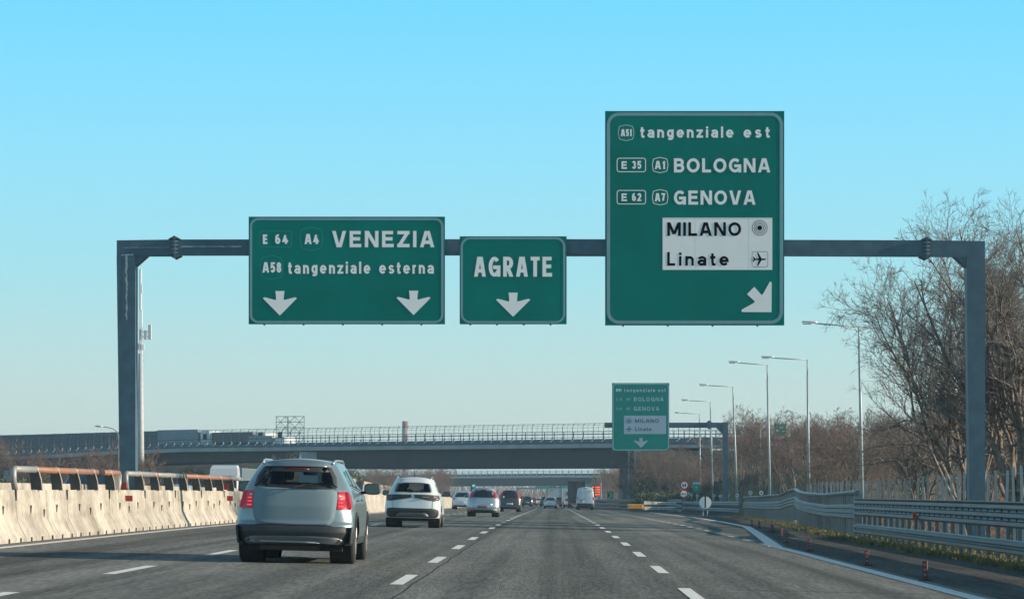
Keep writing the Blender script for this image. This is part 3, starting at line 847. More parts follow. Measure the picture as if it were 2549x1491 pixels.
mb = MB(); sweep(mb, [(x - .02, y, z + 1.19) for x, y, z in gp], [(-.05, 0), (-.05, .02), (.06, .02), (.06, 0)]); loc(mb.build('top_rail', STEEL2, gr), gr)
postm = None
def post_copies(root, path, step, z0, z1, wx, wy, name='post', m=STEEL2, offx=0.12, jitter=0):
    base = None
    pts = interp([(x, y, z) for x, y, z in path], 0.5)
    last = -99; 
    for q in pts:
        if q.y - last < step: continue
        last = q.y
        if base is None:
            mb = MB(); t = .008
            mb.box(-wx / 2, wx / 2, -t, t, 0, z1 - z0); mb.box(-wx / 2, -wx / 2 + t, -wy / 2, wy / 2 - t*2, 0, z1 - z0); mb.box(wx / 2 - t, wx / 2, -wy / 2, wy / 2 - t*2, 0, z1 - z0)
            base = mb.build(name, m, root); o = base
        else: o = base.copy(); COL.objects.link(o)
        o.location = Vector((q.x + offx + random.uniform(-jitter, jitter), q.y, q.z + z0)) - root.location
post_copies(gr, gp, 1.4, -.12, 1.16, .085, .07)
# bolts in the valleys of the near rail
bmesh_bolt = None
for i, y in enumerate(frange(40, 91, 1.0)):
    for z in (.69 + .167, .69 + .333):
        x = lut([(34, 8.95), (60, 8.95), (91.6, 9.05)], y)
        if bmesh_bolt is None:
            mb = MB(); mb.box(-.012, .004, -.035, .035, -.018, .018); bmesh_bolt = mb.build('bolt', DARKJ, gr); o = bmesh_bolt
        else: o = bmesh_bolt.copy(); COL.objects.link(o)
        o.location = Vector((x - .012, y, gz(x, y) + z)) - gr.location
q = at(2276, 1283, 75.0)
loc(MB().box(8.80, 8.90, 74.9, 75.1, q.z - .07, q.z + .07).build('reflector', mat('orange_reflector', (.55, .07, .02), .35), gr), gr)
q = gp[-1]
loc(MB().box(q[0] - .04, q[0] + .14, q[1] - .1, q[1] + .06, q[2] - .1, q[2] + 1.3).build('end_post', STEEL2, gr), gr)

g2p = [(9.15, 92, 1.20), (9.7, 104, 1.14), (10.2, 114, 1.08), (10.9, 131, 1.10), (11.4, 142, 1.17), (12.1, 153, 1.30), (12.35, 160, 1.22), (12.75, 172, 0.98), (13.1, 186, .90), (13.7, 205, .80), (14.3, 222, .74), (14.8, 238, .66)]
gr2 = empty('guardrail', (11, 150, gz(11, 150))); tag(gr2, 'tall wavy steel barrier of close-set uprights with a handrail in the middle stretch', 'guardrail')
def top_z(y): return lut([(b, c) for a, b, c in g2p], y)
path2 = interp([(x, y, 0) for x, y, _ in g2p], 3)
mb = MB(); sweep(mb, [(p.x, p.y, top_z(p.y)) for p in path2], [(-.10, -.09), (-.12, -.02), (-.05, 0.02), (.06, .02), (.08, -.09)]); loc(mb.build('top_rail', STEEL2, gr2), gr2)
mb = MB(); sweep(mb, [(p.x, p.y, top_z(p.y) - .86) for p in path2], wave(3, .46, .075)); loc(mb.build('rail', STEEL2, gr2), gr2)
base = None
for p in interp([(x, y, 0) for x, y, _ in g2p], 1.15):
    zt = top_z(p.y) - .08; zg = gz(p.x, p.y) - .1
    if base is None:
        mb = MB(); mb.box(0, .11, -.02, .02, 0, 1.0); mb.box(0.0, .012, -.06, .06, 0, 1.0); base = mb.build('upright', STEEL2, gr2); o = base
    else: o = base.copy(); COL.objects.link(o)
    o.location = Vector((p.x + .02, p.y, zg)) - gr2.location; o.scale = (1, 1, zt - zg)
# kerb block and stubs at its foot
kb = at(1988, 1301, 150)
tag(MB().box(kb.x - .25, kb.x + .3, 149.2, 150.2, gz(kb.x, 150) - .05, gz(kb.x, 150) + .2, .02).build('concrete_block', CONC), 'small pale concrete block at the foot of the wavy barrier', 'concrete block')

g3p = [(14.6, 240), (14.4, 262), (14.1, 290), (13.7, 325)]
g3 = [(x, y, gz(x, y)) for x, y in g3p]; g3 = [(p.x, p.y, p.z) for p in interp(g3, 6)]
gr3 = empty('guardrail', (14.3, 260, gz(14.3, 260))); tag(gr3, 'two-rail steel guardrail beyond the wavy barrier, carrying delineators', 'guardrail')
rail_on(gr3, g3, .84, .34, 2); rail_on(gr3, g3, .30, .31, 2); post_copies(gr3, g3, 1.6, -.1, 1.15, .14, .1)
g4p = [(13.7, 326), (12.6, 352), (10.0, 376), (8.3, 396), (7.0, 414), (6.3, 436), (6.1, 500), (6.0, 640)]
g4 = [(p.x, p.y, gz(p.x, p.y)) for p in interp([(x, y, 0) for x, y in g4p], 6)]
gr4 = empty('guardrail', (8.3, 396, gz(8.3, 396))); tag(gr4, 'distant dark guardrail curving back toward the lanes under the overpass', 'guardrail')
rail_on(gr4, g4, 1.0, .36, 2); rail_on(gr4, g4, .48, .32, 2); rail_on(gr4, g4, .02, .3, 2); post_copies(gr4, g4, 2.4, -.1, 1.35, .14, .1)
# bright gore rail ending in an orange terminal
g5 = [(8.6, 292, 0), (9.6, 299, 0), (11.4, 312, 0), (12.9, 322, 0)]
g5 = [(p.x, p.y, gz(p.x, p.y) + .12) for p in interp(g5, 3)]
gr5 = empty('guardrail', (g5[0][0], g5[0][1], g5[0][2])); tag(gr5, 'sunlit two-rail guardrail with an orange end piece facing traffic', 'guardrail')
RB = mat('sunlit_rail', (.50, .46, .40), .45, .4, var=.35, vscale=2.5)  # base colour lightened to carry the sunlight on this rail
def sweep_both(z, h):
    mb = MB(); sweep(mb, [(a, b, c + z) for a, b, c in g5], [(.0, .0), (.07, h * .25), (.0, h * .5), (.07, h * .75), (0, h), (-.02, h), (-.02, 0)]); return loc(mb.build('rail', RB, gr5), gr5)
sweep_both(.62, .34); sweep_both(.12, .34)
for i in range(0, len(g5), 3): loc(MB().box(g5[i][0] - .08, g5[i][0] + .04, g5[i][1] - .05, g5[i][1] + .05, g5[i][2] - .25, g5[i][2] + .6).build('post', STEEL2, gr5), gr5)
OY = mat('terminal_orange', (.80, .36, .04), .5, 0, var=.15, vscale=4)
q0 = at(1562, 1254.5, 290); q1 = at(1601, 1266.5, 290)
loc(MB().box(q0.x, q1.x, 289.4, 290.0, q1.z, q0.z, .06).build('end_terminal', OY, gr5), gr5)
loc(MB().box(q0.x + .1, q1.x - .1, 290.02, 291.8, q1.z - .15, q0.z - .06).build('terminal_box', STEEL2, gr5), gr5)

# delineators standing on the far guardrail
dl = None
for k, (x, y0, y1) in enumerate(((1713, 1224, 1240), (1721, 1227, 1241), (1736, 1230, 1242), (1777, 1229, 1242), (1793, 1231, 1242), (1813, 1229, 1242), (1835, 1228, 1242), (1868, 1221, 1236), (1895, 1221, 1236))):
    Y = (318, 310, 300, 285, 276, 268, 250, 225, 212)[k]
    t_ = at(x, y0, Y); b_ = at(x, y1, Y)
    if dl is None:
        dl = empty('delineator', t_); 
        MB().tube([(0, -.05, -.15), (0, .05, -.15)], .15, 14).build('head', mat('delineator_white', (.55, .6, .62), .4), dl, False)
        MB().tube([(0, -.055, -.15), (0, -.05, -.15)], .06, 10).build('lens', DARKJ, dl)
        MB().box(-.04, .04, -.03, .03, -.62, -.28).build('stem', STEELP, dl)
        o = dl
    else: o = copy_tree(dl)
    o.location = t_
    o.scale = (1, 1, 1)
    tag(o, ORD[k] + ' round-headed delineator from the left on top of the far right guardrail', 'delineator', 'delineators on the far guardrail')

# ------------------------------------------------------------------ fence of stakes behind the guardrail
fe = empty('stake_fence', (13, 100, gz(13, 100))); tag(fe, 'wire fence of thin pale metal stakes behind the near guardrail under the bare trees', 'fence')
random.seed(11)
F1 = [(12.4, 60), (12.5, 82), (13.1, 110), (13.8, 135), (15.3, 165), (17.2, 200), (19, 230)]
base = None
yy = 60.0
while yy < 228:
    x = lut([(b, a) for a, b in F1], yy)
    if base is None:
        mb = MB(); mb.box(-.03, .03, -.025, .025, 0, 2.05); mb.box(.022, .034, -.035, .035, 0, 2.05); base = mb.build('stake', STEELP, fe); o = base
    else: o = base.copy(); COL.objects.link(o)
    hz = lut([(60, 1.84), (82, 1.84), (110, 1.72), (135, 1.6), (200, 1.75), (230, 1.8)], yy) + random.uniform(-.05, .05)
    o.location = Vector((x + random.uniform(-.05, .05), yy, hz - 2.05)) - fe.location
    o.rotation_euler = (0, random.uniform(-.03, .03), 0)
    yy += random.choice((1.4, 1.8, 2.3, 2.8)) * (yy / 95)
for dzv in (-.15, -.6, -1.05, -1.5):
    pts = []
    for y in frange(60, 228, 8):
        x = lut([(b, a) for a, b in F1], y); pts.append((x, y, lut([(60, 1.84), (82, 1.84), (110, 1.72), (135, 1.6), (200, 1.75), (230, 1.8)], y) + dzv))
    loc(MB().tube(pts, .006, 3).build('wire', STEELP, fe), fe)

# ------------------------------------------------------------------ lamp posts
LH = mat('lamp_head_alloy', (.62, .60, .58), .4, .2)
LENS = mat('lamp_lens', (.10, .11, .12), .25)
lamps = [(2138, 2147, 812.8, 1993, 2030, 804, 169, 'right-hand lamp post nearest the camera, between the tall sign and the right gantry post'),
         (2009.6, 2014, 894.7, 1893, 1923, 890, 212, 'second lamp post on the right, left of the nearest one'),
         (1909.8, 1917, 907.7, 1811.7, 1837, 902, 221, 'third lamp post on the right, just lower than the second'),
         (1824.4, 1835, 962, 1739, 1759.5, 958.5, 267, 'fourth lamp post on the right, just right of the cantilever gantry post'),
         (1768, 1775, 999.4, 1695, 1713, 996, 312, 'fifth lamp post on the right, crossing the flange of the cantilever gantry'),
         (1741, 1744, 1030, 1678, 1692, 1027.3, 364, 'farthest and shortest lamp post beside the smaller green sign')]
for (xt, xb, yt, h0, h1, yh, Y, lab) in lamps:
    T = at(xt, yt, Y); bx = (xb - CX) * Y / F; zb = gz(bx, Y)
    r = empty('lamp_post', (bx, Y, zb)); tag(r, lab, 'street lamp', 'lamp posts along the right side')
    dx = T.x - bx; hh = T.z - zb
    MB().tube([(0, 0, 0), (dx * .45, 0, hh * .5), (dx * .93, 0, hh * .9)], [.115, .09, .065], 10).build('pole', STEELP, r, True)
    MB().tube([(dx * .93, 0, hh * .9), (dx, 0, hh)], [.05, .045], 8).build('pole_top', STEELP, r, True)
    A = at(h1, yh, Y) - Vector((bx, Y, zb)); 
    MB().tube([(dx, 0, hh - .02), (A.x, -.1, A.z - .03)], [.035, .035], 8).build('arm', STEELP, r, True)
    L = (h1 - h0) * Y / F
    n = 6; rings = []
    for i in range(n + 1):
        t = i / n; x = A.x + .08 - L * t * 1.02
        wz = .10 * (1 - .35 * t) ; wy = .15 * (.6 + .5 * math.sin(math.pi * min(1, t * .8 + .15)))
        zc = A.z + .0 + .04 * math.sin(t * 2) 
        rings.append([(x, -.1 + wy * math.cos(a), zc + (wz if math.sin(a) > 0 else wz * .45) * math.sin(a)) for a in [2 * math.pi * j / 12 for j in range(12)]])
    lh = MB().loft(rings).build('lamp_head', LH, r, True)
    MB().box(A.x - L * .88, A.x - L * .30, -.22, .02, A.z - .075, A.z - .035, .01).build('lens', LENS, lh)
    MB().box(-.16, .16, -.16, .16, -.05, .25).build('foot', CONC2, r)
# small lamp half hidden in the trees and the swan-necked lamp on the left
Y = 300; T = at(1893, 1062, Y); zb = gz(T.x, Y)
r = empty('lamp_post', (T.x, Y, zb)); tag(r, 'small lamp half hidden in the bare trees right of the cantilever gantry', 'street lamp')
MB().tube([(0, 0, 0), (0, 0, T.z - zb)], [.07, .04], 8).build('pole', STEELP, r)
a_ = at(1850, 1060, Y); MB().tube([(0, 0, T.z - zb), (a_.x - T.x, 0, a_.z - zb)], .03, 6).build('arm', STEELP, r)
MB().box(a_.x - T.x - .5, a_.x - T.x + .05, -.12, .12, a_.z - zb - .06, a_.z - zb + .08, .03).build('lamp_head', LH, r)
Y = 330; B0 = at(295, 1180, Y); zb = gz(B0.x, Y)
r = empty('lamp_post', (B0.x, Y, zb)); tag(r, 'swan-necked lamp post left of the left gantry post', 'street lamp')
P_ = [at(a, b, Y) - Vector((B0.x, Y, zb)) for a, b in ((295, 1180), (295.5, 1100), (294.5, 1082), (290, 1073), (281, 1067), (268, 1063.5), (254, 1061))]
P_ = [Vector((P_[0].x, 0, 0))] + P_
MB().tube(P_, [.12, .1, .07, .06, .055, .05, .045, .04], 8).build('pole', TUBEG, r, True)
e = P_[-1]
MB().loft([[(e.x + dx_, wy * math.cos(a), e.z + .02 + wz * math.sin(a)) for a in [math.pi * j / 4 for j in range(8)]] for dx_, wy, wz in ((.12, .06, .05), (-.2, .16, .12), (-.5, .16, .10), (-.78, .05, .04))]).build('lamp_head', LH, r, True)

# ------------------------------------------------------------------ small roadside signs
def pole_to(r, x, y, z0, z1, rad=.03): MB().tube([(x, y, z0), (x, y, z1)], rad, 8).build('post', STEELP, r)
RED = mat('sign_red', (.45, .02, .03), .5)
Y = 311; q = at(1703.4, 1207, Y); q2 = at(1702, 1228.7, Y); zb = gz(q.x, Y)
r = empty('speed_limit_sign', (q.x, Y, zb)); tag(r, 'round red-ringed 40 speed limit sign, the upper one of a pair by the far guardrail', 'road sign')
def disc(r, name, dx, z, rad, m, y, th=.02): return MB().tube([(dx, y, z), (dx, y + th, z)], rad, 28).build(name, m, r)
disc(r, 'panel', 0, q.z - zb, .45, RED, 0); disc(r, 'face', 0, q.z - zb, .33, WHITE, -.012, .01)
def letters(r, t, cx, cz, w, h, y, m, bold=.04):
    v, f = text_mesh(t, 1.05, bold); a0 = min(k[0] for k in v); a1 = max(k[0] for k in v); b0 = min(k[1] for k in v); b1 = max(k[1] for k in v)
    return obj('lettering', mesh('lettering', [(cx + ((k[0] - a0) / (a1 - a0) - .5) * w, y, cz + ((k[1] - b0) / (b1 - b0) - .5) * h) for k in v], f), m, r)
stroke_letters(r, '40', 0, q.z - zb, .42, .36, -.018, BLACK, .075)
pole_to(r, 0, .06, 0, q.z - zb + .3)
r = empty('no_overtaking_sign', (q2.x, Y - .05, zb)); tag(r, 'round red-ringed no overtaking sign below the 40 sign', 'road sign')
disc(r, 'panel', 0, q2.z - zb, .45, RED, 0); disc(r, 'face', 0, q2.z - zb, .33, WHITE, -.012, .01)
for dx, m in ((-.13, BLACK), (.13, RED)):
    MB().box(dx - .1, dx + .1, -.02, -.013, q2.z - zb - .06, q2.z - zb + .03, .0).build('car_symbol', m, r)
    MB().box(dx - .06, dx + .06, -.02, -.013, q2.z - zb + .035, q2.z - zb + .08, .0).build('car_symbol', m, r)
Y = 330; a_ = at(1724, 1198, Y); b_ = at(1743.5, 1226, Y); zb = gz(a_.x, Y)
r = empty('information_sign', ((a_.x + b_.x) / 2, Y, zb)); tag(r, 'small green rectangular sign with a pale top band right of the 40 sign', 'road sign')
w = (b_.x - a_.x) / 2
MB().box(-w, w, 0, .03, b_.z - zb, a_.z - zb).build('panel', GREEN2, r)
MB().box(-w, w, -.01, .0, a_.z - zb - .32, a_.z - zb - .05).build('top_band', GREYS, r)
for dz, ww in ((.55, .3), (.80, .22)): MB().box(-ww / 2, ww / 2, -.01, 0, a_.z - zb - dz - .08, a_.z - zb - dz).build('text_line', GREYS, r)
pole_to(r, 0, .07, 0, a_.z - zb - .1)
Y = 228; q = at(1755.5, 1250.3, Y); zb = gz(q.x, Y)
r = empty('disc_sign', (q.x, Y, zb)); tag(r, 'white disc sign with a black vertical bar in front of the far guardrail', 'road sign')
disc(r, 'panel', 0, q.z - zb, .45, WHITE, 0)
disc(r, 'rim', 0, q.z - zb, .475, STEELP, .012, .02)
MB().box(-.055, .055, -.03, -.012, q.z - zb - .40, q.z - zb + .48).build('bar', BLACK, r)
pole_to(r, -.16, .06, 0, q.z - zb, .035); pole_to(r, .16, .06, 0, q.z - zb, .035)

# green merge sign and price display beyond the overpass
Y = 418; a_ = at(1511, 1222, Y); b_ = at(1526, 1241.5, Y); zb = gz(a_.x, Y)
r = empty('direction_sign', (a_.x, Y, zb)); tag(r, 'small green sign with a white bent line under the overpass at right', 'road sign')
w = b_.x - a_.x
MB().box(0, w, 0, .03, b_.z - zb, a_.z - zb).build('panel', GREEN2, r)
hh = a_.z - b_.z; z0 = b_.z - zb
MB().prism([(.15, .97 * hh), (.28, .97 * hh), (.62, .66 * hh), (.62, .36 * hh), (.28, .05 * hh), (.15, .05 * hh), (.48, .38 * hh), (.48, .62 * hh)], lambda p: (p[0], -.012, p[1] + z0), lambda p: (p[0], -.002, p[1] + z0)).build('symbol', GREYS, r)
MB().box(.36, .46, .03, .1, 0, a_.z - zb).build('post', STEELP, r)
Y = 432; a_ = at(1472, 1209, Y); b_ = at(1495, 1233.5, Y); zb = gz(b_.x, Y)
r = empty('price_display', (b_.x, Y, zb)); tag(r, 'dark roadside display with four rows of glowing orange prices right of the white van', 'price display')
LED = mat('orange_led', (.5, .05, .02), .5, emit=(1.0, .13, .04), estr=1.3)
MB().box(a_.x - b_.x, 0, 0, .2, b_.z - zb, a_.z - zb + .1).build('panel', mat('display_dark', (.03, .06, .09), .5), r)
for k, t_ in enumerate(('1.809', '1.709', '1.719', '0.717')):
    letters(r, t_, -.42, (a_.z - zb) - .18 - .345 * k, .72, .25, -.02, LED, .06)
    MB().box(a_.x - b_.x + .1, a_.x - b_.x + .35, -.02, 0, (a_.z - zb) - .26 - .345 * k, (a_.z - zb) - .10 - .345 * k).build('price_marker', LED if k == 0 else WHITE, r)
MB().box(0.02, .14, -.02, .1, b_.z - zb - .3, a_.z - zb + .45).build('frame', WHITE, r)
for xx in (-1.1, -.2): MB().box(xx - .05, xx + .05, .21, .3, 0, a_.z - zb).build('post', STEELP, r)

# guide boards: low red and white posts beside the edge line
RW_R = mat('post_red_shaded', (.15, .03, .03), .6); RW_W = mat('post_white_shaded', (.20, .18, .19), .6)  # both tones darkened: the guardrail's shade is put into the colour
gb = None
for k, (X, Y, h) in enumerate(((5.62, 46.2, .30), (5.68, 55.4, .28), (5.72, 68.4, .27), (6.08, 79.8, .27), (6.85, 92, .28), (7.45, 104, .25), (7.7, 108, .25), (8.2, 122, .25), (8.75, 135, .24))):
    if gb is None:
        gb = empty('marker_post', (X, Y, 0))
        MB().box(-.09, .09, -.08, .08, 0, .02).build('base', DARKJ, gb)
        MB().box(-.04, .04, -.025, .025, .025, .30, .008).build('body', RW_R, gb)
        for z in (.075, .15, .225): MB().box(-.022, .022, -.031, -.025, z, z + .03).build('reflective_band', RW_W, gb)
        o = gb
    else: o = copy_tree(gb)
    o.location = (X, Y, gz(X, Y)); o.rotation_euler = (0, random.uniform(-.04, .04), random.uniform(-.3, .3)); o.scale = (1, 1, h / .30)
    tag(o, ('nearest small red and white marker post beside the edge line at lower right' if k == 0 else 'second small red and white marker post from the lower right corner' if k == 1 else 'third small red marker post from the lower right corner' if k == 2 else ORD[k] + ' small red and white marker post from the lower right corner, on the widening shoulder'), 'marker post', 'marker posts beside the edge line')

# ------------------------------------------------------------------ the main overpass
BL = [(-125, 496, 4.9), (-100, 480, 5.6), (-84, 470, 6.3), (-68, 459, 6.95), (-55, 450, 7.3), (-24, 422, 7.25), (10.5, 391, 7.15), (30, 373.5, 6.7), (48, 357, 6.4)]
ov = empty('overpass', (0, 402, 0)); tag(ov, 'wide concrete and steel road overpass crossing above all lanes with a caged fence', 'bridge')
def bsub(x0, x1):
    pts = [];
    def zz(x): return lut([(a, c) for a, b, c in BL], x)
    def yy(x): return lut([(a, b) for a, b, c in BL], x)
    xs = sorted([x0, x1] + [a for a, b, c in BL if x0 < a < x1])
    return [(x, yy(x), zz(x)) for x in xs], yy, zz
bp, byy, bzz = bsub(-125, 48)
def bsweep(name, x0, x1, prof, m):
    mb = MB(); sweep(mb, bsub(x0, x1)[0], prof); return loc(mb.build(name, m, ov), ov)
bsweep('fascia', -125, 12, [(0, -.52), (0.06, -.52), (0.06, 0), (-.35, 0), (-.35, -.08), (0, -.08)], CONC2)
bsweep('deck', -125, 12, [(-.002, -.50), (-.002, -.12), (-16, -.12), (-16, -.50)], CONC2)
bsweep('road_deck', 12.1, 30, [(0, -.5), (0, -.1), (-16, -.1), (-16, -.5)], CONC2)
for off in (-.9, -5.5, -10, -15):
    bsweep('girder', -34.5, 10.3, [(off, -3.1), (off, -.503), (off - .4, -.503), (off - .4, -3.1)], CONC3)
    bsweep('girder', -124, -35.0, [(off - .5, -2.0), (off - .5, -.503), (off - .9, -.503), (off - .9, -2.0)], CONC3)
# ribs of the back fascia and second railing side
bsweep('fascia', -125, 12, [(-15.9, -.52), (-16.2, -.52), (-16.2, .25), (-15.9, .25)], CONC2)
bsweep('kerb', -125, 25, [(-.36, -.118), (-.36, .10), (-.8, .10), (-.8, -.118)], BRIDGESTEEL)
bsweep('shield_plate', -125, 25, [(-.02, .02), (.02, .02), (.02, .52), (-.02, .52)], BRIDGESTEEL)
for z, w in ((.80, .07), (1.20, .12), (1.62, .04), (2.1, .03), (2.42, .03), (2.62, .05)):
    off = -.02 if z < 2.2 else (-.12 if z < 2.5 else -.38)
    bsweep('fence_rail', -88, 25, [(off, z), (off + .05, z), (off + .05, z + w), (off, z + w)], BRIDGESTEEL)
bsweep('guardrail_beam', -125, 25, [(-15.6, .45), (-15.55, .45), (-15.55, .95), (-15.6, .95)], BRIDGESTEEL)
bsweep('fence_rail', -125, 25, [(-15.6, 1.9), (-15.55, 1.9), (-15.55, 1.95), (-15.6, 1.95)], BRIDGESTEEL)
major = None; minor = None; bracket = None; back = None
bd = Vector((1, -.88, 0)).normalized(); rzb = math.atan2(bd.y, bd.x)
k = 0; x = -88.0
while x < 24:
    if major is None:
        mb = MB(); mb.tube([(0, 0, 0), (0, 0, 2.15), (0, .10, 2.45), (0, .38, 2.66)], .05, 4); mb.box(-.09, .09, -.06, .12, 0, .9); major = mb.build('fence_post', BRIDGESTEEL, ov); o = major
        mb = MB(); mb.prism([(0, 0), (.0, .22), (-.34, .0)], lambda p: (p[0] , -.16, p[1]), lambda p: (p[0], -.10, p[1])); bracket = mb.build('bracket', mat('bracket_white', (.6, .6, .58), .6), ov); ob = bracket
        mb = MB(); mb.tube([(0, 0, 0), (0, 0, 2.15), (0, .10, 2.45), (0, .38, 2.66)], .022, 4); minor = mb.build('fence_bar', BRIDGESTEEL, ov); om = minor
        mb = MB(); mb.box(-.06, .06, -.06, .06, -.1, 1.9); back = mb.build('fence_post', BRIDGESTEEL, ov); oc = back
    else:
        o = major.copy(); COL.objects.link(o); ob = bracket.copy(); COL.objects.link(ob); om = minor.copy(); COL.objects.link(om); oc = back.copy(); COL.objects.link(oc)
    q = Vector((x, byy(x), bzz(x)))
    o.location = q - ov.location; o.rotation_euler = (0, 0, rzb)
    ob.location = q - ov.location + Vector((0, 0, .3)); ob.rotation_euler = (0, 0, rzb)
    x2 = x + .65; q = Vector((x2, byy(x2), bzz(x2))); om.location = q - ov.location; om.rotation_euler = (0, 0, rzb)
    n_ = Vector((-bd.y, bd.x, 0)) * 15.5
    oc.location = q + n_ - ov.location
    x += 1.33; k += 1
# dark noise barrier panels at the left end
NB = mat('noise_barrier', (.045, .07, .085), .55, .1, var=.1, vscale=.3)
base = None
for i in range(26):
    x0 = -122 + i * 2.55; x1 = x0 + 2.5
    if x1 > -56.5: break
    a_ = Vector((x0, byy(x0) + 12, 0)); b_ = Vector((x1, byy(x1) + 12, 0))
    zt = lut([(-125, 9.6), (-84, 9.9), (-56, 10.25)], x0)
    mb = MB(); n_ = Vector((.66, .75, 0)) * .08
    mb.add([a_ - n_ + Vector((0, 0, 7.0)), b_ - n_ + Vector((0, 0, 7.0)), b_ + n_ + Vector((0, 0, 7.0)), a_ + n_ + Vector((0, 0, 7.0)), a_ - n_ + Vector((0, 0, zt)), b_ - n_ + Vector((0, 0, zt)), b_ + n_ + Vector((0, 0, zt)), a_ + n_ + Vector((0, 0, zt))],
           [(0, 3, 2, 1), (4, 5, 6, 7), (0, 1, 5, 4), (1, 2, 6, 5), (2, 3, 7, 6), (3, 0, 4, 7)])
    loc(mb.build('noise_panel', NB, ov), ov)
# piers, cap and abutment
def pier(x, w, d, ztop, m=CONC2, name='pier'):
    y = byy(x) + 6
    return loc(MB().box(x - w / 2, x + w / 2, y - d / 2 - 5, y + d / 2 + 5, gz(x, y) - .3, ztop, .05).build(name, m, ov), ov)
pier(-34.7, 2.7, 1.6, 6.55)
pier(-62, 1.6, 1.4, 5.0); pier(-84, 1.6, 1.4, 4.2); pier(-106, 1.6, 1.4, 3.4)
ABM = mat('abutment_concrete', (.19, .20, .205), .85, var=.2, vscale=.5)
loc(MB().box(8.8, 10.2, 392.6, 411, gz(10, 400) - .3, 4.02).build('abutment', ABM, ov), ov)
loc(MB().box(10.25, 11.2, 390.5, 392.4, gz(10, 400) - .3, 6.62).build('wing_column', CONC2, ov), ov)
loc(MB().tube([(9.6, 391.8, gz(9, 392)), (9.6, 391.8, 6.4)], .09, 8).build('drainpipe', STEELP, ov), ov)

# second overpass, farther
o2 = empty('overpass', (0, 870, 0)); tag(o2, 'second overpass far beyond the first, blue with haze', 'bridge')
BL2 = [(-62, 905, 4.6), (-30, 885, 4.9), (0, 868, 5.05), (19, 857, 5.0), (60, 835, 4.0)]
def b2(name, prof, m, p=BL2): 
    mb = MB(); sweep(mb, p, prof); return loc(mb.build(name, m, o2), o2)
b2('fascia', [(0, -.45), (.1, -.45), (.1, .0), (-.3, 0)], CONC2)
b2('deck', [(-.01, -.44), (-.01, -.1), (-14, -.1), (-14, -.44)], CONC2)
b2('girder', [(-.8, -2.75), (-.8, -.45), (-1.3, -.45), (-1.3, -2.75)], CONC3, BL2[:4])
b2('parapet', [(-.05, .05), (.05, .05), (.05, .75), (-.05, .75)], BRIDGESTEEL)
for z in (1.0, 1.4): b2('fence_rail', [(-.05, z), (.05, z), (.05, z + .12), (-.05, z + .12)], mat('rail_pale', (.45, .5, .5), .5))
base = None
for i in range(50):
    x = -30 + i * 1.8
    y = lut([(a, b) for a, b, c in BL2], x); z = lut([(a, c) for a, b, c in BL2], x)
    if base is None: base = MB().box(-.10, .10, -.1, .1, 0, 1.7).build('fence_post', BRIDGESTEEL, o2); o = base; bb = MB().prism([(0, 0), (0, .4), (-.4, 0)], lambda p: (p[0], -.3, p[1]), lambda p: (p[0], -.2, p[1])).build('bracket', MATS['bracket_white'], o2); ob = bb
    else: o = base.copy(); COL.objects.link(o); ob = bb.copy(); COL.objects.link(ob)
    o.location = Vector((x, y, z)) - o2.location; ob.location = Vector((x, y, z + .25)) - o2.location
loc(MB().box(12.5, 19, 862, 873, -4, 2.3).build('abutment', ABM, o2), o2)
loc(MB().box(-33, -31, 886, 896, -4.2, 2.3).build('pier', CONC2, o2), o2)

# far gantry signs beyond it
Y = 1040
r = empty('far_gantry', (0, Y, -3.9)); tag(r, 'tiny hazy green sign gantry seen beneath the second overpass', 'gantry')
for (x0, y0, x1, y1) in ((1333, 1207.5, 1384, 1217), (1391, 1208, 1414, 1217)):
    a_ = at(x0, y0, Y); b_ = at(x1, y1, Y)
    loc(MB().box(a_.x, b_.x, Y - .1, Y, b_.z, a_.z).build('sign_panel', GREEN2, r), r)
loc(MB().box(-12.5, 11, Y, Y + .4, 1.4, 1.9).build('beam', STEEL, r), r)
for x in (-12.5, 11): loc(MB().box(x - .25, x + .25, Y, Y + .4, -4, 1.4).build('post', STEEL, r), r)
Y = 800
a_ = at(1457, 1204.5, Y); b_ = at(1495.5, 1211.5, Y)
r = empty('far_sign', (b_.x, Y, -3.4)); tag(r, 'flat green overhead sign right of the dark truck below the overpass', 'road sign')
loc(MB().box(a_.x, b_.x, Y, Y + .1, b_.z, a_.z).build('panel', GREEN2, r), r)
loc(MB().box(b_.x + .02, b_.x + .35, Y, Y + .3, -3.4, a_.z + .3).build('post', WHITE, r), r)
Y = 520
a_ = at(1171, 1204.5, Y); b_ = at(1184, 1221, Y)
r = empty('lane_signal', (a_.x, Y, gz(a_.x, Y))); tag(r, 'small dark signal box with a green light above the silver hatchback', 'signal')
loc(MB().box(a_.x, b_.x, Y, Y + .3, b_.z, a_.z).build('housing', mat('signal_housing', (.09, .05, .06), .6), r), r)
c_ = at(1179, 1208.5, Y); loc(MB().box(c_.x - .25, c_.x + .25, Y - .05, Y - .01, c_.z - .2, c_.z + .2).build('light', mat('signal_green', (.05, .4, .25), .4, emit=(.1, .6, .35), estr=.6), r), r)
loc(MB().box(a_.x, a_.x + .2, Y + .31, Y + .5, gz(a_.x, Y), a_.z).build('post', STEELP, r), r)

